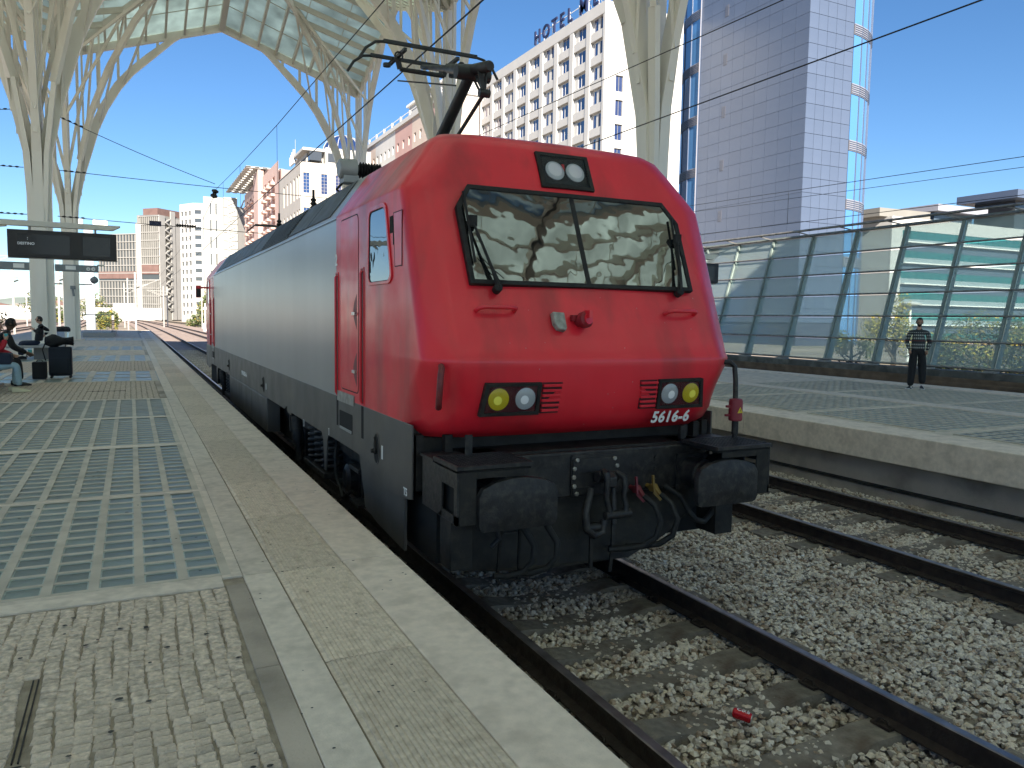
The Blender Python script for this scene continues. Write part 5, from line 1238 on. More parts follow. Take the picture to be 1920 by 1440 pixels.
# ------------------------------------------------------------------ glass screen wall
gw = thing('glass_wall', (19, 12, 0), 'leaning glass screen wall in a green steel grid behind the far platform', 'glass wall')
GX0, GX1, Z0_, Z1_ = 19.0, 20.35, 1.10, 5.75
def GP(y, t, w=0.0):
    n = Vector((-(Z1_-Z0_), 0, (GX1-GX0))).normalized(); n = n if n.x < 0 else -n
    return (GX0+(GX1-GX0)*t+n.x*w, y, Z0_+(Z1_-Z0_)*t+n.z*w)
steelg = mat('green_grey_steel', (.20, .25, .235), .45, var=.15, vscale=2)
capm = mat('brown_glazing_bar', (.26, .25, .235), .4, metal=.5, var=.3, vscale=5)
y0g, ng = 2.16, 17
y0g = 8.2-2.03*4
gl_me = MB()
for i in range(ng):
    ya, yb = y0g+2.03*i, y0g+2.03*(i+1)
    for j in range(6):
        ta, tb = j/6+.006, (j+1)/6-.006
        part('glass_pane', MB().add([GP(ya+.05, ta), GP(yb-.05, ta), GP(yb-.05, tb), GP(ya+.05, tb), GP(ya+.05, ta, -.02), GP(yb-.05, ta, -.02), GP(yb-.05, tb, -.02), GP(ya+.05, tb, -.02)], [(0,1,2,3),(7,6,5,4),(0,4,5,1),(1,5,6,2),(2,6,7,3),(3,7,4,0)]), wallglass, gw)
for i in range(ng+1):
    y = y0g+2.03*i
    part('mullion', MB().bar(GP(y, -.02, .03), GP(y, 1.01, .03), .085, .07), steelg, gw)
    part('fin', MB().add([GP(y-.02, 0, -.03), GP(y+.02, 0, -.03), GP(y+.02, 1, -.03), GP(y-.02, 1, -.03), GP(y-.02, 0, -.30), GP(y+.02, 0, -.30), GP(y+.02, 1, -.16), GP(y-.02, 1, -.16)], [(0,1,2,3),(7,6,5,4),(0,4,5,1),(1,5,6,2),(2,6,7,3),(3,7,4,0)]), mat('pale_green_fin', (.33, .42, .38), .4, var=.05), gw)
    part('top_bracket', MB().bar(GP(y, 1.0, .0), (GX1-.35, y+.6, Z1_+.22), .045), capm, gw)
    part('wall_foot', MB().box((18.78, y-.16, 1.02), (19.05, y+.16, 1.09)), conlight, gw)
ye = y0g+2.03*ng
for j in range(7):
    part('transom', MB().tube([GP(y0g, j/6, .10), GP(ye, j/6, .10)], .030 if j else .035, 8), capm, gw)
part('top_rail', MB().tube([(GX1-.35, y0g, Z1_+.22), (GX1-.35, ye, Z1_+.22)], .045, 8), capm, gw, smooth=50)
part('top_plate', MB().box((GX1-.1, y0g, Z1_+.05), (GX1+.5, ye, Z1_+.09)), steelg, gw)
pw = thing('retaining_wall', (19, 12, 0), 'stained low wall under the glass screen', 'wall')
part('plinth', MB().box((18.75, -6, .83), (19.5, 40, 1.03)), mat('mossy_concrete', (.10, .10, .09), .9, var=.5, vscale=1.4, dirt=(.32, .31, .28), dscale=1.8, damt=.5, bump=.4), pw)
cor = MB()
for k in range(16): cor.box((18.78-.02*(k % 2), -6, -.35+.0735*k), (19.4, 40, -.35+.0735*(k+1)))
part('ribbed_facing', cor, mat('rusty_ribbed_face', (.17, .115, .075), .8, var=.3, vscale=3), pw)

# ------------------------------------------------------------------ wires
def wire(pts, r, label, cat='wire', group=None, m=wiremat, name='overhead_wire'):
    return single(name, MB().tube(pts, r, 5, caps=False), m, label, cat, group)
def sag(a, b, s, n=14): a = Vector(a); b = Vector(b); return [a+(b-a)*(i/n)-Vector((0, 0, s*4*(i/n)*(1-i/n))) for i in range(n+1)]
catn = thing('overhead_line', (0, 0, 0), 'contact and carrier wires above the locomotive ending at a dark insulator', 'wire')
part('contact_wire', MB().tube([(.0, -30, 5.78), (0, 8, 5.785), (0, 62, 5.8), (bend(200), 200, 5.8)], .010, 5), wiremat, catn)
part('carrier_wire', MB().tube([(0, -25, 7.4), (0, -8, 7.0), (0, 5.7, 7.05), (0, 15.1, 7.246), (0, 22.6, 7.5), (0, 31, 7.87)], .009, 5), wiremat, catn)
part('carrier_wire', MB().tube([(0, 31.6, 7.7), (0, 40, 7.2), (0, 62, 7.3), (bend(110), 110, 7.2)], .009, 5), wiremat, catn)
for yy in (15.1, 22.6, 28): part('dropper', MB().tube([(0, yy, 7.25 if yy < 16 else 7.5 if yy < 24 else 7.75), (0, yy, 5.79)], .005, 4), wiremat, catn)
part('insulator', MB().lathe([(.03, 0), (.14, .04), (.15, .12), (.09, .16), (.09, .22), (.15, .26), (.15, .34), (.04, .4)], (0.02, 31.3, 7.92), (-.25, .1, -1), 14), wiremat, catn, smooth=40)
cat2 = thing('overhead_line', (4.63, 0, 0), 'thick dark wires over the empty middle track at the top right', 'wire')
part('contact_wire', MB().tube([(4.63, -30, 5.77), (4.63, 8, 5.8), (4.63, 62, 5.8)], .010, 5), wiremat, cat2)
part('carrier_wire', MB().tube([(4.63, -20, 6.9), (4.63, 2.4, 6.78), (4.63, 7.5, 6.92), (4.63, 13.4, 7.07), (4.63, 30.2, 7.8)], .008, 5), wiremat, cat2)
for yy in (10.2, 18): part('dropper', MB().tube([(4.63, yy, 6.95), (4.63, yy, 5.8)], .005, 4), wiremat, cat2)
cat3 = thing('overhead_line', (17.3, 0, 0), 'three thin wires crossing the tower above the glass wall', 'wire')
part('carrier_wire', MB().tube([(17.3, -10, 6.55), (17.3, 6.7, 6.76), (17.3, 19.8, 7.14), (17.3, 45, 7.8)], .010, 5), wiremat, cat3)
part('feeder_wire', MB().tube([(17.3, -10, 6.3), (17.3, 6.7, 6.49), (17.3, 19.8, 6.88), (17.3, 45, 7.6)], .008, 5), wiremat, cat3)
part('contact_wire', MB().tube([(17.3, -10, 5.7), (17.3, 6.6, 5.78), (17.3, 19.5, 5.92), (17.3, 45, 6.1)], .010, 5), wiremat, cat3)
part('dropper', MB().tube([(17.3, 14.7, 6.95), (17.3, 14.7, 5.86)], .008, 4), wiremat, cat3)
spans = [((-5.9, 30.2, 10.1), (0, 31.3, 8.15), 'upper span wire from the nearest left column to the dark insulator'),
         ((-5.9, 30.2, 8.0), (10.4, 30.2, 7.75), 'middle span wire across both tracks from the nearest left column'),
         ((-6.0, 30.2, 6.2), (10.4, 30.2, 5.95), 'lowest span wire carrying two small insulators above the display board'),
         ((-7.2, 30.2, 10.2), (-17, 30.2, 9.0), 'upper short span wire left of the nearest column'),
         ((-7.1, 30.2, 8.0), (-23, 30.2, 8.0), 'middle span wire leaving the picture on the left'),
         ((-7.0, 30.2, 6.2), (-23, 30.2, 6.2), 'lowest span wire leaving the picture on the left')]
for a, b, l in spans:
    o = thing('span_wire', a, l, 'wire', 'span wires tied to the columns'); part('wire', MB().tube(sag(a, b, .08), .014, 5), wiremat, o)
    A_ = Vector(a); d_ = (Vector(b)-A_).normalized(); ch = MB()
    for k in range(4): ch.lathe([(.02, 0), (.035, .05), (.035, .09), (.015, .14)], A_+d_*(.15+.22*k), d_, 6)
    part('turnbuckle', ch, wiremat, o, kind='stuff')
    if l.startswith('lowest span wire carrying'):
        prf = [(.03, 0)]
        for k in range(8): prf += [(.04, .05+.1*k), (.085, .08+.1*k), (.04, .11+.1*k)]
        part('insulator', MB().lathe(prf, A_+d_*4.3, d_, 10), wiremat, o); part('insulator', MB().box(tuple(A_+d_*3.3-Vector((.0, .1, .1))), tuple(A_+d_*3.75+Vector((0, .1, .1)))), MATS['dark_blue_letter'], o)
# ------------------------------------------------------------------ display boards, signs
def board(x0, x1, y, zt, zb, ax0, ax1, label, face=-1):
    b = thing('display_board', ((x0+x1)/2, y, zt), label, 'display board')
    w_, h_ = x1-x0, zt-zb
    part('case', MB().box((x0, y-.09, zb), (x1, y+.09, zt)), blackplastic, b, bevel=.012)
    part('back_trim', MB().box((x0-.01, y-.02, zb-.02), (x1+.01, y+.10, zb)), galv, b)
    scrm = mat('screen_dark', (.018, .020, .022), .25)
    part('screen', MB().box((x0+w_*.09, y-.098, zb+h_*.12), (x0+w_*.56, y-.091, zt-h_*.15)), scrm, b)
    part('screen', MB().box((x0+w_*.68, y-.098, zb+h_*.12), (x0+w_*.94, y-.091, zt-h_*.15)), scrm, b)
    em = mat('screen_letters', (.85, .86, .88), .5)
    part('lettering', text_mesh('DESTINO', h_*.13, lambda X, Y, Z: (x0+w_*.165+X, y-.099-Z, zb+h_*.50+Y), bold=.002), em, b)
    part('lettering', text_mesh(':', h_*.17, lambda X, Y, Z: (x0+w_*.18+X, y-.099-Z, zb+h_*.70+Y), bold=.002), em, b)
    part('cantilever_arm', MB().ext([(ax0, zt+.10), (ax1-.18, zt+.10), (ax1, zt+.20), (ax1, zt+.23), (ax0, zt+.25)], XYZ('y'), y-.10, y+.10), creamst2, b, bevel=.006)
    for k in (.2, .8): part('hanger', MB().bar((x0+w_*k, y, zt), (x0+w_*k, y, zt+.12), .05), galv, b)
    return b
bd = board(-6.29, -3.78, 18.07, 4.51, 3.80, -8.6, -3.68, 'wide black display board reading DESTINO hanging over the near platform')
part('post', MB().box((-8.75, 17.95, PZ), (-8.5, 18.2, 4.9)), creamst2, bd)
part('arm_curve', MB().tube([(-6.62+.0, 18.07, 4.35), (-6.58, 18.07, 4.5), (-6.45, 18.07, 4.58), (-6.3, 18.07, 4.6)], .03, 6), creamst2, bd)
bd2 = board(7.6, 10.12, 9.95, 3.88, 3.38, 6.9, 10.1, 'small black display board jutting out right of the locomotive above the far platform')
part('post', MB().box((6.9, 9.85, PZ), (7.1, 10.05, 4.1)), creamst2, bd2)
sg = thing('column_sign', (-6.6, 30.2, 4.2), 'grey sign beam with white panels and two round symbols fixed to the nearest column', 'sign')
part('beam', MB().box((-9.6, 30.05, 4.03), (-7.0, 30.35, 4.33)).box((-6.15, 30.05, 4.03), (-4.62, 30.35, 4.30)), greym, sg, bevel=.02)
part('light_panel', MB().box((-5.78, 30.03, 4.10), (-5.42, 30.05, 4.25)), whitem, sg); part('light_panel', MB().box((-7.55, 30.03, 4.10), (-7.18, 30.05, 4.27)), whitem, sg)
for x in (-4.98, -4.80): part('round_symbol', MB().lathe([(.075, 0), (.075, .01)], (x, 30.045, 4.15), (0, -1, 0), 16), whitem, sg)
for x in (-4.98, -4.80): part('symbol_mark', MB().ext([(-.02, -.03), (.02, -.03), (0, .035)], lambda u, v, w, x=x: (x+u, 30.032-w, 4.15+v), 0, .002), greym, sg)
part('end_cap', MB().box((-4.66, 30.0, 4.30), (-4.40, 30.4, 4.34)), creamst2, sg)
for s, l in ((-1, 'spotlight on a bracket left of the rust-streaked column'), (1, 'spotlight on a bracket right of the rust-streaked column')):
    c_ = thing('spotlight', (-6.6+s*1.0, 46.6, 4.2), l, 'lamp'); part('bracket', MB().bar((-6.6+s*.42, 46.6, 4.05), (-6.6+s*1.1, 46.6, 4.05), .07), galv, c_)
    part('lamp_head', MB().lathe([(.1, 0), (.2, .1), (.2, .3), (.1, .4)], (-6.6+s*1.1, 46.6, 4.25), (s*.5, -.6, .3), 12), greym, c_, smooth=40)
single('wall_lamp', MB().box((-6.62, 46.3, 3.75), (-6.35, 46.5, 3.95)).bar((-6.5, 46.4, 3.75), (-6.45, 46.4, 3.35), .12), greym, 'small box lamp on the front of the rust-streaked column', 'lamp')

# ------------------------------------------------------------------ far yard: masts, mast tower, balustrade, hedges
lm_ = thing('lighting_mast', (-7.15, 84, 0), 'thick pale blue-grey floodlight mast beyond the platform end', 'mast')
part('pole', MB().box((-7.55, 83.6, -.3), (-6.75, 84.4, 11.2)), mat('blue_grey_pole', (.33, .36, .41), .5), lm_)
part('floodlight', MB().box((-8.9, 83.4, 11.2), (-7.6, 84.4, 11.7)).box((-6.7, 83.4, 11.2), (-5.4, 84.4, 11.7)), whitem, lm_)
bal_ = thing('stair_balustrade', (-5.8, 54, PZ), 'glass balustrade round a stair opening beyond the two near columns', 'balustrade')
part('kerb', MB().box((-6.4, 53, PZ), (-4.5, 53.3, PZ+.3)).box((-4.8, 53.3, PZ), (-4.5, 62, PZ+.3)), conlight, bal_)
for k in range(3): part('pane', MB().box((-6.3+.52*k, 53.1, PZ+.3), (-5.82+.52*k, 53.12, PZ+1.45)), clearg, bal_)
for k in range(4): part('pane', MB().box((-4.68, 53.4+2.1*k, PZ+.3), (-4.66, 55.4+2.1*k, PZ+1.45)), clearg, bal_)
part('handrail', MB().bar((-6.4, 53.1, PZ+1.48), (-4.67, 53.1, PZ+1.48), .06).bar((-4.67, 53.1, PZ+1.48), (-4.67, 62, PZ+1.48), .06), galv, bal_)
mastlab = ['mast with a slanted bracket right of the floodlight mast', 'tall pale mast left of the slanted bracket', 'thin mast before the terracotta building', 'thin mast in front of the zigzag stairs', 'mast by the green hedge', 'mast nearest the locomotive rear', 'mast at the far left edge', 'mast between the left edge and the first column', 'slim mast close to the first column', 'mast between the two columns', 'distant mast left of the grey high-rise', 'distant mast at the hedge end', 'stout mast at the curve', 'paired mast at the curve', 'mast beyond the white wall']
def mast(x, y, h, lab, armd=1, arm=3.0):
    m_ = thing('catenary_mast', (x, y, -.3), lab, 'mast', 'masts of the rail yard')
    part('pole', MB().box((x-.11, y-.11, -.3), (x+.11, y+.11, h)), galv, m_)
    part('bracket', MB().bar((x, y, h-2.2), (x+armd*arm, y, h-.9), .07).bar((x, y, h-1.0), (x+armd*arm, y, h-.9), .05).tube([(x+armd*.1, y, h-1.7), (x+armd*.7, y, h-1.5)], .07, 6), galv, m_)
    part('insulator', MB().tube([(x+armd*.1, y, h-2.15), (x+armd*.55, y, h-1.95)], .09, 6), wiremat, m_)
for (x, y, h, i, ad) in ((-2.9, 112, 8.0, 0, 1), (-3.9, 132, 8.0, 1, 1), (-4.6, 160, 8.2, 10, 1), (2.4, 165, 8, 3, -1), (3.2, 168, 8, 2, -1), (8.4, 150, 8, 4, -1), (8.9, 120, 8, 11, -1), (9.4, 98, 7.5, 5, -1),
                        (-15.4, 72, 8, 6, 1), (-15.6, 100, 8, 7, 1), (-20, 118, 8, 8, -1), (-16, 140, 8, 9, 1), (-10.5, 92, 8, 12, 1), (-10.8, 104, 8, 13, -1), (-21, 165, 8, 14, 1)):
    mast(x, y, h, mastlab[i], ad)
# signals / small white posts
for (x, y, l) in ((7.2, 128, 'white signal post with a ring before the hedge'), (10.3, 112, 'second white signal post, nearer the locomotive rear')):
    s_ = thing('signal_post', (x, y, -.3), l, 'signal'); part('post', MB().box((x-.08, y-.08, -.3), (x+.08, y+.08, 4.2)), whitem, s_); part('head', MB().lathe([(.3, 0), (.3, .1)], (x, y-.1, 3.4), (0, -1, 0), 14), whitem, s_); part('cabinet', MB().box((x-.3, y-.3, -.3), (x+.3, y+.3, 1.0)), whitem, s_)
# low walls and hedge
single('boundary_wall', MB().box((-60, 352, -.4), (8, 353, 4.8)), conwhite, 'long white boundary wall below the grey high-rise', 'wall')
single('boundary_wall', MB().box((9, 205, -.4), (24, 206, 2.6)), mat('weathered_wall', (.30, .28, .25), .9, var=.2, vscale=.4), 'grey weathered wall behind the green hedge', 'wall')
leafg = [mat('leaf_green', (.085, .11, .035), .8, objvar=.1), mat('leaf_dark', (.05, .07, .03), .8), mat('leaf_yellow', (.30, .25, .04), .8), mat('leaf_dry', (.20, .15, .05), .8)]
def foliage(cx, cy, cz, rx, ry, rz, n, ls, mats_w, seed, clumps=9):
    r = random.Random(seed); mb = MB(); cs = []
    for _ in range(clumps):
        a, b = r.uniform(0, 6.28), math.acos(r.uniform(-.6, 1)); q = r.uniform(.35, .85)
        cs.append((q*math.sin(b)*math.cos(a), q*math.sin(b)*math.sin(a), q*math.cos(b)))
    for _ in range(n):
        c = r.choice(cs); s = .38; v = Vector((r.gauss(0, 1), r.gauss(0, 1), r.gauss(0, 1))).normalized()*s*(r.random()**.4)
        p = Vector((cx+rx*(c[0]+v.x), cy+ry*(c[1]+v.y), cz+rz*(c[2]+v.z)))
        d = Vector((r.uniform(-1, 1), r.uniform(-1, 1), r.uniform(-.6, 1))).normalized()*ls*r.uniform(.6, 1.3); e = d.orthogonal().normalized()*ls*r.uniform(.25, .45)
        mb.add([p-d, p+e, p+d, p-e], [(0, 1, 2, 3)], k=r.choices(range(len(mats_w)), mats_w)[0])
    return mb
def tree(x, y, z0, h, rx, rz, n, ls, wts, label, seed, cat='tree', grp=None, name='tree', th=None):
    t = thing(name, (x, y, z0), label, cat, grp); r = random.Random(seed)
    ch = z0+h-rz
    mb = MB().tube([(x, y, z0), (x+.05, y, z0+(ch-z0)*.6), (x-.03, y, ch+rz*.3)], [th or h*.03, h*.022, h*.008], 8)
    for k in range(7):
        a = r.uniform(0, 6.28); zz = z0+(ch-z0)*r.uniform(.5, 1.0); mb.tube([(x, y, zz), (x+rx*.6*math.cos(a), y+rx*.6*math.sin(a), zz+rz*r.uniform(.3, .9))], [h*.010, h*.004], 5)
    part('trunk', mb, mat('bark', (.10, .075, .05), .9, var=.3, vscale=6), t)
    part('crown', foliage(x, y, ch, rx, rx, rz, n, ls, wts, seed), leafg, t, kind='stuff', recalc=False)
    return t
GLOW = -4.5
tree(40.6, 28.2, GLOW, 8.6, 2.0, 2.4, 2600, .13, (1, .3, 6, 1), 'bright yellow autumn tree left of the standing man', 11)
tree(43.5, 26.4, GLOW, 6.4, 2.6, 2.0, 3000, .12, (6, 4, 1, 1), 'grey-green bushy tree just right of the yellow tree', 12)
tree(41.5, 22.6, GLOW, 8.0, 3.4, 2.6, 4600, .12, (6, 3, 1.2, 1), 'green tree with yellow tips right of the standing man', 13)
tree(38.5, 19.0, GLOW, 7.8, 2.6, 2.4, 3600, .12, (4, 1, 3, 1), 'yellow-green tree at the right end of the glass wall', 14)
tree(47, 22, GLOW, 7.0, 3.2, 2.4, 3000, .15, (6, 5, .3, 1), 'dark green tree behind the others at the far right', 15)
tree(43, 33.5, GLOW, 7.4, 1.8, 2.0, 2000, .12, (6, 3, 1, 1), 'thin green tree before the tower foot', 16)
st_ = part('street', MB().box((24, -60, GLOW-.3), (128, 200, GLOW)), mat('street_asphalt', (.12, .12, .12), .9), None); stx(st_, label='street level beyond the glass wall')
lp = thing('street_lamp', (50.5, 34.6, GLOW), 'white street lamp with a disc head seen through the glass wall', 'street lamp')
part('pole', MB().tube([(50.5, 34.6, GLOW), (50.5, 34.6, 3.9)], .10, 8), whitem, lp); part('head', MB().lathe([(.12, 0), (.75, .12), (.8, .22), (.4, .34), (.1, .36)], (50.5, 34.6, 3.85), (0, 0, 1), 18), whitem, lp, smooth=40)
# hedge row and bushes along the yard
for i, (x, y, rx, ry, rz, n, l) in enumerate(((14.5, 190, 7, 5, 6.5, 3000, 'tall green hedge below the terracotta stair tower'), (24, 180, 6, 5, 4.0, 2200, 'lower dark hedge right of the tall one'), (12.5, 132, 2.4, 12, 1.4, 1500, 'low yellow-green scrub along the right hand tracks'),
        (-6.0, 101, 1.3, 2.2, 1.7, 1100, 'orange-green bush at the end of the near platform'), (-13.2, 66, 1.0, 1.4, 2.4, 900, 'yellow reed clump at the left edge'), (-8.2, 180, 3, 5, 2.2, 900, 'small bushes beyond the platform end'),
        (-24, 240, 8, 6, 5.5, 1600, 'dark green trees beyond the yard on the left'), (-15, 330, 7, 5, 8, 1500, 'round dark trees left of the grey high-rise'))):
    t = thing('bush', (x, y, -.3), l, 'bush'); w_ = (5, 2, 4, 2) if i in (2, 3, 4) else (6, 3, .5, 1)
    part('foliage', foliage(x, y, rz*.35, rx, ry, rz, n, .16 if i in (3, 4) else .35 if i in (2,) else .5, w_, 40+i, 16), leafg, t, kind='stuff', recalc=False)
    part('stems', MB().tube([(x, y, -.4), (x+.1, y, rz*.5)], [.08, .03], 6).tube([(x+.3, y, -.4), (x+.6, y, rz*.4)], [.06, .02], 6), MATS['bark'], t)
# low far town and hills
hm = mat('distant_hills', (.16, .19, .17), .95, var=.2, vscale=.01)
hp = []
mbh = MB(); rows_ = [[], [], []]
for i in range(41):
    x = -1300+1500*i/40; h = 14+20*math.sin(i*.35)**2+10*math.sin(i*.9+1)
    rows_[0].append((x, 1750, -2)); rows_[1].append((x, 1850, h)); rows_[2].append((x, 2300, h+10))
hl_ = part('hills', mbh.grid(rows_), hm, None, smooth=60); stx(hl_, label='low hazy hills on the horizon at left')
rt_ = random.Random(21); cols_ = [conwhite, conlight, peachm, beige]
for k in range(34):
    x = rt_.uniform(-150, -14); y = rt_.uniform(330, 620); wd, hh = rt_.uniform(6, 16), rt_.uniform(4, 11)
    if -16 < x: y += 80
    wc_ = rt_.randrange(4); rr_ = rt_.random() < .6
    t = thing('town_house', (x, y, 0), '%s %s house with a %s roof in the distant town' % ('tall' if hh > 7.5 else 'low', ('white', 'light grey', 'peach', 'beige')[wc_], 'red' if rr_ else 'grey'), 'house', 'distant town houses beyond the yard')
    part('wall', MB().box((x-wd/2, y, -1), (x+wd/2, y+8, hh)), cols_[wc_], t)
    part('roof', MB().ext([(-wd/2-.3, hh), (wd/2+.3, hh), (0, hh+1.6)], lambda u, v, w, x=x, y=y: (x+u, y-.3+w, v), 0, 8.6), brickc if rr_ else congrey, t)
    for i in range(3): part('window', MB().box((x-wd*.35+wd*.28*i, y-.06, hh*.35), (x-wd*.35+wd*.28*i+1.2, y-.02, hh*.35+1.6)), greywin, t)
single('yard_building', MB().box((-9, 300, -1), (-2, 320, 6)).box((-14, 280, -1), (-9.5, 300, 4.2)), conwhite, 'low white building beyond the platform end', 'building')

# ------------------------------------------------------------------ people
skinl = mat('skin_light', (.50, .30, .21), .55); skind = mat('skin_dark', (.10, .055, .035), .5); hairm = mat('dark_hair', (.012, .010, .009), .6)
def body(name, pts, edges, rads, m, parent, sub=2, root=0):
    org = ORG[parent]; me = bpy.data.meshes.new(name); me.from_pydata([(p[0]-org[0], p[1]-org[1], p[2]-org[2]) for p in pts], edges, []); me.materials.append(m)
    o = bpy.data.objects.new(name, me); COL.objects.link(o); o.parent = parent
    s_ = o.modifiers.new('skin', 'SKIN'); s_.use_smooth_shade = True; s_.branch_smoothing = .6
    for i, v in enumerate(me.skin_vertices[0].data): r_ = rads[i]; v.radius = r_ if isinstance(r_, tuple) else (r_, r_); v.use_root = (i == root)
    ss = o.modifiers.new('sub', 'SUBSURF'); ss.levels = sub; ss.render_levels = sub
    ORG[o] = org; return o
def chain(n0, n): return [(n0+i, n0+i+1) for i in range(n-1)]
def head(c, r, face, m, parent, hair=True, beard=None, hairlen=0.0, glasses=False):
    """c centre, face = unit facing direction"""
    f = Vector(face).normalized(); s_ = Vector((f.y, -f.x, 0)).normalized(); u_ = s_.cross(f).normalized(); u_ = u_ if u_.z > 0 else -u_
    C = Vector(c); mb = MB(); rows_ = []
    def H(th, ph, k=1.0):
        d = f*math.sin(th)*math.cos(ph)*.98+s_*math.sin(th)*math.sin(ph)*.80+u_*math.cos(th)*1.18
        if math.cos(th) < -.2 : d -= (s_*math.sin(th)*math.sin(ph)*.22)
        return C+d*r*k
    for i in range(13): rows_.append([H(math.pi*i/12, 2*math.pi*j/16) for j in range(17)])
    mb.grid(rows_)
    mb.lathe([(r*.13, 0), (r*.17, r*.18), (r*.05, r*.26)], C+f*r*.92-u_*r*.12, f, 8)      # nose
    for q in (-1, 1): mb.lathe([(r*.16, 0), (r*.20, r*.05), (r*.1, r*.1)], C+s_*q*r*.78-u_*r*.05, s_*q, 8)
    h = part('head', mb, m, parent, smooth=60)
    em = mat('eye_dark', (.01, .01, .01), .3)
    for q in (-1, 1):
        part('eye', MB().lathe([(r*.10, 0), (r*.09, r*.03)], C+f*r*.86+s_*q*r*.32+u_*r*.08, f, 8), em, h)
    part('mouth', MB().bar(C+f*r*.93-u_*r*.48-s_*r*.22, C+f*r*.93-u_*r*.48+s_*r*.22, r*.06), mat('lips', (.18, .06, .05), .6), h)
    if hair:
        hb = MB(); hr = []
        for i in range(9):
            th = math.pi*.62*i/8
            hr.append([H(th, 2*math.pi*j/16, 1.07 if math.cos(2*math.pi*j/16) < .55 or th < .95 else .93) for j in range(17)])
        hb.grid(hr); part('hair', hb, hairm, h, smooth=60)
    if beard:
        bb = MB(); br = []
        for i in range(5):
            th = math.pi*(.60+.36*i/4); br.append([H(th, -1.5+3.0*j/10, 1.06) for j in range(11)])
        bb.grid(br); part('beard', bb, hairm, h, smooth=60)
    if glasses: part('sunglasses', MB().bar(C+f*r*.98+u_*r*.1-s_*r*.6, C+f*r*.98+u_*r*.1+s_*r*.6, r*.12, r*.34), em, h, bevel=.004)
    return h
def hand(p, d, m, parent, sc=1.0, curl=.5):
    """five-fingered hand: wrist p, pointing d"""
    p = Vector(p); d = Vector(d).normalized(); s_ = d.orthogonal().normalized(); n_ = d.cross(s_); mb = MB()
    mb.tube([p, p+d*.04*sc, p+d*.09*sc], [.024*sc, .034*sc, .032*sc], 8)
    for k, L in enumerate((.065, .075, .070, .055)):
        b = p+d*.085*sc+s_*(k-1.5)*.018*sc; mb.tube([b, b+d*L*.5*sc+n_*.006, b+d*L*sc*.85+n_*curl*.035*sc], [.009*sc, .008*sc, .006*sc], 6)
    t = p+d*.03*sc-s_*.03*sc; mb.tube([t, t+(d*.6-s_)*.03*sc, t+(d-s_*.8)*.055*sc], [.012*sc, .010*sc, .008*sc], 6)
    return part('hand', mb, m, parent, smooth=60)

# standing man on the far platform, facing left-forward
mx, my = 14.2, 7.1
FD = Vector((-.62, -.55, 0)).normalized(); SD = Vector((FD.y, -FD.x, 0))   # SD: his right-hand direction seen by him
man = thing('person', (mx, my, PZ), 'bearded man in a patterned sweater and black trousers standing with hands in his pockets', 'person')
def M(f, s, z): p = Vector((mx, my, PZ+z))+FD*f+SD*s; return (p.x, p.y, p.z)
trm = mat('black_trousers', (.008, .009, .012), .8, bump=.1)
pts = [M(0, 0, .98), M(0, .09, .93), M(.02, .11, .52), M(.03, .13, .12), M(.01, .12, .09), M(0, -.09, .93), M(-.02, -.12, .52), M(-.03, -.14, .12), M(0, 0, 1.08)]
body('trousers', pts, [(0, 1), (1, 2), (2, 3), (3, 4), (0, 5), (5, 6), (6, 7), (0, 8)], [(.17, .125), .122, .10, .082, .06, .122, .10, .082, (.17, .12)], trm, man)
def sweater_mat():
    m = bpy.data.materials.new('patterned_sweater'); m.use_nodes = True; n = m.node_tree; P = n.nodes['Principled BSDF']; P.inputs['Roughness'].default_value = .9; L = n.links
    tc = n.nodes.new('ShaderNodeTexCoord'); sp = n.nodes.new('ShaderNodeSeparateXYZ'); L.new(tc.outputs['Object'], sp.inputs[0])
    def mth(op, a, b=None):
        x = n.nodes.new('ShaderNodeMath'); x.operation = op
        for i, q in enumerate((a, b)):
            if q is None: continue
            if isinstance(q, (int, float)): x.inputs[i].default_value = q
            else: L.new(q, x.inputs[i])
        return x.outputs[0]
    zz = mth('PINGPONG', mth('MULTIPLY', sp.outputs[2], 26.0), 1.0); hx = mth('PINGPONG', mth('MULTIPLY', mth('SUBTRACT', sp.outputs[0], sp.outputs[1]), 34.0), 1.0)
    dots = mth('MULTIPLY', mth('GREATER_THAN', zz, .5), mth('GREATER_THAN', hx, .38))
    # plain bands at mid chest, hem and yoke
    def band(a, b): return mth('MULTIPLY', mth('GREATER_THAN', sp.outputs[2], a), mth('LESS_THAN', sp.outputs[2], b))
    keep = mth('ADD', band(1.02, 1.17), band(1.25, 1.42)); d2 = mth('MULTIPLY', dots, keep)
    rb2 = band(1.20, 1.215)
    mx_ = n.nodes.new('ShaderNodeMix'); mx_.data_type = 'RGBA'; mx_.inputs[6].default_value = (.028, .036, .042, 1); mx_.inputs[7].default_value = (.34, .36, .34, 1); L.new(d2, mx_.inputs[0])
    m2 = n.nodes.new('ShaderNodeMix'); m2.data_type = 'RGBA'; m2.inputs[7].default_value = (.12, .02, .02, 1); L.new(rb2, m2.inputs[0]); L.new(mx_.outputs[2], m2.inputs[6]); L.new(m2.outputs[2], P.inputs['Base Color']); return m
swm = sweater_mat()
pts = [M(0, 0, .96), M(.01, 0, 1.14), M(.0, 0, 1.32), M(0, 0, 1.44), M(.02, 0, 1.51), M(-.01, .20, 1.41), M(-.06, .25, 1.16), M(.06, .19, .98), M(-.01, -.20, 1.41), M(-.08, -.26, 1.16), M(.04, -.20, .98)]
body('sweater', pts, [(0, 1), (1, 2), (2, 3), (3, 4), (3, 5), (5, 6), (6, 7), (3, 8), (8, 9), (9, 10)], [(.165, .125), (.17, .125), (.185, .125), (.14, .10), .062, .066, .055, .045, .066, .055, .045], swm, man, root=1)
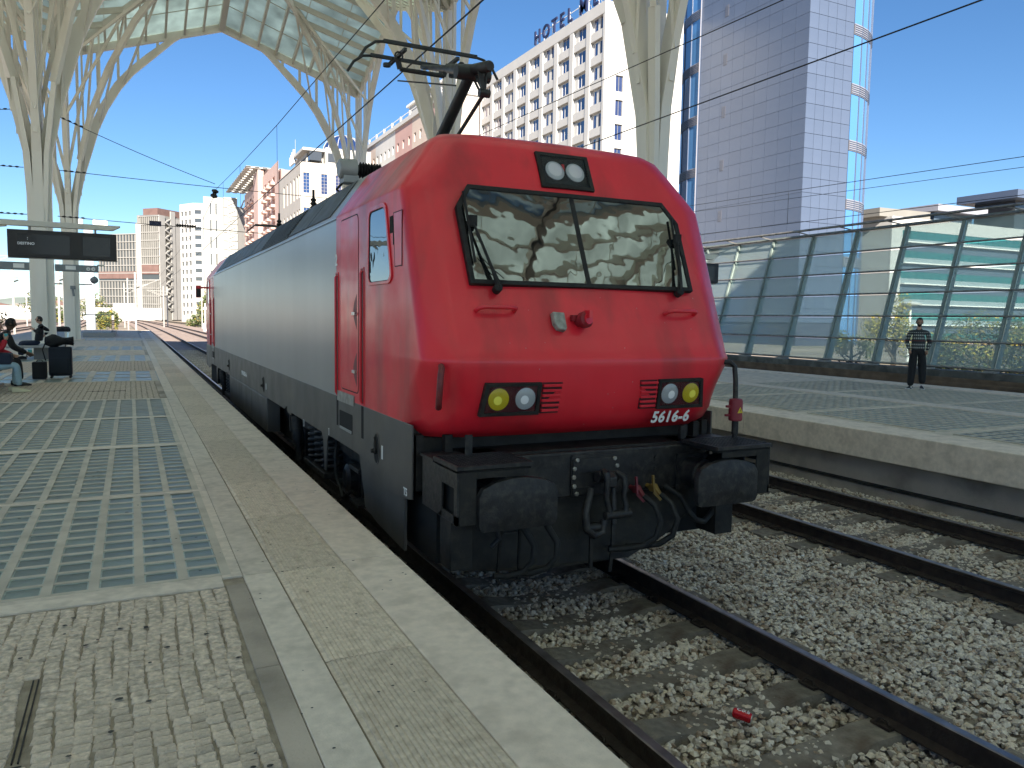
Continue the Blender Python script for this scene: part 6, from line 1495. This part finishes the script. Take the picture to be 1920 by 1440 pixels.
body('neck', [M(.01, 0, 1.46), M(.03, 0, 1.60)], [(0, 1)], [.055, .055], skinl, man)
head(M(.045, 0, 1.665), .098, FD+Vector((0, 0, -.15)), mat('skin_tan', (.30, .17, .115), .55), man, beard=True)
for s in (-1, 1): hand(M(.07, s*.185, .97), FD*.5+Vector((0, 0, -1)), MATS['skin_tan'], man)
shoem = mat('black_shoe', (.012, .012, .013), .5)
for s, yawf in ((1, .55), (-1, -.1)):
    d = (FD+SD*yawf*.9).normalized(); c = Vector(M(-.02 if s < 0 else .02, s*.13, 0)); e = Vector((d.y, -d.x, 0)); mb = MB()
    for k in (0,):
        rows_ = []
        for t, wd, ht in ((-.08, .035, .075), (-.04, .042, .09), (.03, .044, .08), (.10, .046, .055), (.17, .038, .04), (.205, .015, .025)):
            rows_.append([tuple(c+d*t+e*wd*math.cos(a)+Vector((0, 0, max(.005, ht*math.sin(a))))) for a in [math.pi*i/8 for i in range(9)]]+[tuple(c+d*t-e*wd+Vector((0, 0, .0))), tuple(c+d*t+e*wd)])
        mb.grid(rows_)
    sh = part('shoe', mb, shoem, man, smooth=50)
    part('shoe_sole', MB().bar(c-d*.085+Vector((0, 0, .012)), c+d*.20+Vector((0, 0, .012)), .085, .02), whitem, sh)
    for k in range(3): part('shoe_stripe', MB().bar(c+d*(.02+.025*k)-e*.045+Vector((0, 0, .02)), c+d*(.0+.025*k)-e*.036+Vector((0, 0, .07)), .008, .008), whitem, sh)

# seated people and luggage at the left edge
jeans = mat('pale_jeans', (.28, .42, .50), .85, var=.1, vscale=12, bump=.2); redc = mat('red_jacket', (.42, .015, .03), .8, bump=.2, bscale=20); blackc = mat('black_cloth', (.010, .011, .014), .85, bump=.2, bscale=20); navyc = mat('navy_cloth', (.014, .022, .045), .85, bump=.2, bscale=20)
def seated(x, y, d, label, top, legs, skinm, lean=.1, arm='lap', shoe=shoem, scale=1.0, hat=False, **hk):
    """d = facing direction; origin under hips"""
    d = Vector(d).normalized(); s_ = Vector((d.y, -d.x, 0)); p = thing('person', (x, y, PZ), label, 'person'); k = scale
    def Q(f, s, z): v = Vector((x, y, PZ))+(d*f+s_*s)*k+Vector((0, 0, z*k)); return (v.x, v.y, v.z)
    body('trousers', [Q(0, 0, .52), Q(.05, .10, .51), Q(.47, .13, .53), Q(.50, .14, .12), Q(.05, -.10, .51), Q(.46, -.12, .52), Q(.44, -.13, .12), Q(-.03, 0, .62)],
         [(0, 1), (1, 2), (2, 3), (0, 4), (4, 5), (5, 6), (0, 7)], [(.15*k, .12*k), .10*k, .075*k, .06*k, .10*k, .075*k, .06*k, (.15*k, .11*k)], legs, p)
    L = lean; tp = [Q(-.03, 0, .58), Q(.0+L*.3, 0, .78), Q(L*.7, 0, .98), Q(L, 0, 1.08), Q(L+.02, 0, 1.14)]
    if arm == 'up': a1 = [Q(L, .19, 1.05), Q(L+.12, .25, .82), Q(L+.20, .12, 1.02)]; a2 = [Q(L, -.19, 1.05), Q(L+.10, -.24, .80), Q(L+.30, -.1, .72)]
    elif arm == 'back': a1 = [Q(L, .19, 1.05), Q(L-.2, .30, .92), Q(L-.1, .36, .78)]; a2 = [Q(L, -.19, 1.05), Q(L+.10, -.24, .84), Q(L+.22, -.1, .95)]
    else: a1 = [Q(L, .19, 1.05), Q(L+.08, .24, .80), Q(L+.32, .12, .68)]; a2 = [Q(L, -.19, 1.05), Q(L+.08, -.24, .80), Q(L+.32, -.08, .66)]
    body('jacket', tp+a1+a2, [(0, 1), (1, 2), (2, 3), (3, 4), (3, 5), (5, 6), (6, 7), (3, 8), (8, 9), (9, 10)], [(.17*k, .13*k), (.17*k, .13*k), (.18*k, .13*k), (.13*k, .10*k), .06*k, .078*k, .064*k, .05*k, .078*k, .064*k, .05*k], top, p, root=1)
    hc = Q(L+.06, 0, 1.27); body('neck', [Q(L+.02, 0, 1.12), hc], [(0, 1)], [.055*k, .055*k], skinm, p)
    head(hc, .10*k, d+Vector((0, 0, hk.pop('tilt', -.1))), skinm, p, **hk)
    hand(a1[2], Vector(a1[2])-Vector(a1[1]), skinm, p, k); hand(a2[2], Vector(a2[2])-Vector(a2[1]), skinm, p, k)
    for s in (.14, -.13):
        c = Vector(Q(.46 if s > 0 else .40, s, 0)); rows_ = []
        for t, wd, ht in ((-.08, .035, .09), (-.03, .042, .10), (.04, .045, .085), (.12, .047, .06), (.19, .038, .045), (.23, .015, .025)):
            rows_.append([tuple(c+d*t*k+s_*wd*k*math.cos(a)+Vector((0, 0, max(.004, ht*k*math.sin(a))))) for a in [math.pi*i/8 for i in range(9)]]+[tuple(c+d*t*k-s_*wd*k), tuple(c+d*t*k+s_*wd*k)])
        part('shoe', MB().grid(rows_), shoe, p, smooth=50)
    return p, Q
p1, Q1 = seated(-6.02, 12.3, (.95, .12, 0), 'seated person in red jacket and pale jeans holding a turquoise cup at the left edge', redc, jeans, skinl, lean=.10, arm='up', shoe=mat('cream_shoe', (.62, .58, .40), .7), scale=1.02)
part('bag_on_lap', MB().box((-5.95, 12.1, PZ+.56), (-5.6, 12.5, PZ+.78)), navyc, p1, bevel=.04)
cupm = mat('turquoise_paper', (.10, .50, .55), .6)
single('cup', MB().lathe([(.03, 0), (.042, .11), (.044, .115), (.03, .12)], Q1(.31, .08, 1.02), (0, 0, 1), 14), cupm, 'turquoise cup raised to the mouth of the person in red', 'cup', smooth=40)
p2, Q2 = seated(-6.18, 13.9, (.98, .1, 0), 'seated man in black clothes leaning forward beside the suitcases', blackc, blackc, skind, lean=.30, scale=1.05, tilt=-.15)
single('cup', MB().lathe([(.03, 0), (.042, .11), (.044, .115), (.03, .12)], Q2(.68, .0, .62), (0, 0, 1), 14), cupm, 'turquoise cup held low by the man in black', 'cup', smooth=40)
p3, Q3 = seated(-6.35, 25.0, (-.95, -.12, 0), 'seated person in dark coat and sunglasses reclining on the farther bench', blackc, navyc, skinl, lean=-.12, arm='back', scale=1.05, glasses=True, tilt=.1)
def bench(x, y, label):
    b = thing('bench', (x, y, PZ), label, 'bench')
    part('seat', MB().box((x-1.0, y-.9, PZ+.40), (x+.62, y+1.6, PZ+.47)), conlight, b, bevel=.02)
    part('pedestal', MB().box((x-.25, y-.5, PZ), (x+.15, y+.0, PZ+.40)), congrey, b, bevel=.01); part('pedestal', MB().box((x-.25, y+.7, PZ), (x+.15, y+1.2, PZ+.40)), congrey, b, bevel=.01)
    part('armrest', MB().tube([(x+.25, y-.2, PZ+.47), (x+.25, y-.2, PZ+.92), (x-.2, y-.2, PZ+.95)], .025, 8), whitem, b, smooth=50)
    return b
bench(-6.45, 12.2, 'pale stone bench under the two people at the left edge'); bench(-6.2, 25.2, 'pale slab bench with an armrest under the reclining person')
# luggage
LX = .27
sc_ = thing('suitcase', (-5.30, 15.9, PZ), 'tall dark blue suitcase with a black backpack on top', 'suitcase')
sm = mat('dark_blue_fabric', (.010, .018, .032), .75, bump=.3, bscale=60)
part('shell', MB().box((-5.55, 15.75, PZ+.06), (-5.06, 16.08, PZ+.76)), sm, sc_, bevel=.04)
part('front_pocket', MB().box((-5.50, 15.71, PZ+.12), (-5.12, 15.75, PZ+.50)), sm, sc_, bevel=.015)
for dx in (-.2, .2):
    for dy in (-.12, .12): part('wheel', MB().lathe([(.03, -.015), (.03, .015)], (-5.30+dx, 15.91+dy, PZ+.03), (0, 1, 0), 10), blackplastic, sc_)
part('handle', MB().tube([(-5.42, 16.0, PZ+.76), (-5.42, 16.0, PZ+.9), (-5.2, 16.0, PZ+.9), (-5.2, 16.0, PZ+.76)], .012, 6), blackplastic, sc_)
bp = thing('backpack', (-5.3, 15.9, PZ+.77), 'soft black backpack lying on the tall suitcase', 'backpack')
mb = MB(); rows_ = []
for i in range(9):
    t = i/8; rr = math.sin(math.pi*min(max(t, .10), .90))**.35
    rows_.append([(-5.62+.60*t, 15.9+.19*rr*math.cos(a), PZ+.77+.13+(.14+.05*math.sin(t*7))*rr*math.sin(a)) for a in [2*math.pi*j/12 for j in range(13)]])
mb.grid(rows_); part('body', mb, blackc, bp, smooth=60)
part('strap', MB().tube([(-5.58, 15.72, PZ+.9), (-5.66, 15.70, PZ+.7), (-5.62, 15.70, PZ+.52), (-5.60, 15.71, PZ+.44)], .016, 6).tube([(-5.2, 15.74, PZ+.95), (-5.05, 15.72, PZ+.9), (-5.0, 15.74, PZ+.84)], .014, 6), blackc, bp)
c2 = thing('suitcase', (-5.66, 15.5, PZ), 'small black case standing left of the tall suitcase', 'suitcase')
part('shell', MB().box((-5.86, 15.4, PZ+.02), (-5.57, 15.7, PZ+.42)), blackc, c2, bevel=.02); part('handle', MB().tube([(-5.78, 15.55, PZ+.42), (-5.75, 15.55, PZ+.46), (-5.67, 15.55, PZ+.46), (-5.64, 15.55, PZ+.42)], .01, 6), blackplastic, c2)
for o_ in (sc_, bp, c2): o_.location.x += LX
tb = thing('litter_bin', (-6.15, 32.6, PZ), 'ring litter bin with a dark sack beside the nearest column', 'litter bin')
part('post', MB().bar((-6.38, 32.6, PZ), (-6.38, 32.6, PZ+.95), .05), blackplastic, tb); part('ring', MB().lathe([(.25, 0), (.27, .04), (.25, .08)], (-6.12, 32.6, PZ+.80), (0, 0, 1), 16), blackplastic, tb); part('sack_rim', MB().lathe([(.29, 0), (.30, .12), (.24, .20), (.15, .22)], (-6.12, 32.6, PZ+.78), (0, 0, 1), 12), blackc, tb)
part('sack', MB().lathe([(.23, 0), (.20, -.3), (.17, -.5)], (-6.12, 32.6, PZ+.79), (0, 0, 1), 12), clearg, tb)

# ------------------------------------------------------------------ litter on the track
cn_ = thing('drink_can', (0.0, -2.22, -.15), 'crushed red drink can lying on the ballast between the rails', 'can')
ax = Vector((.55, -.80, -.12)).normalized(); cc = Vector((-.035, -2.19, -.125))
part('body', MB().lathe([(.024, 0), (.032, .008), (.033, .05), (.031, .075), (.033, .105), (.027, .118)], cc, ax, 20), mat('can_red', (.52, .01, .02), .25, metal=.3), cn_, smooth=30)
part('lid', MB().lathe([(.027, .118), (.028, .122), (.022, .1195)], cc, ax, 20), chromem, cn_)
sx = ax.cross(Vector((0, 0, 1))).normalized(); ux = sx.cross(ax)
def canw(x, y, z):
    a = y/.0335; q = cc+ax*(.06+x)+(ux*math.cos(a)-sx*math.sin(a)*1)*(.0337+z); return tuple(q)
part('script_lettering', text_mesh('Cola', .045, canw, shear=.3, bold=.0008, depth=.0002), whitepaint, cn_)
for (x, y, z, l, s) in ((1.55, .6, -.17, 'white crumpled paper by the rail beside the locomotive', .07), (-.42, -.35, -.16, 'small white scrap between the sleepers', .03), (-1.15, -3.25, -.18, 'white carton scrap between platform and rail', .05), (3.05, .15, -.15, 'white pebble-like scrap by the middle rail', .03)):
    r_ = random.Random(int(x*100)); mb = MB(); vs = [(x+r_.uniform(-s, s), y+r_.uniform(-s, s)*1.3, z+r_.uniform(0, s*.5)) for _ in range(6)]
    mb.add(vs, [(0, 1, 2), (0, 2, 3), (0, 3, 4), (1, 2, 5), (3, 4, 5)]); single('paper_scrap', mb, whitem, l, 'litter')
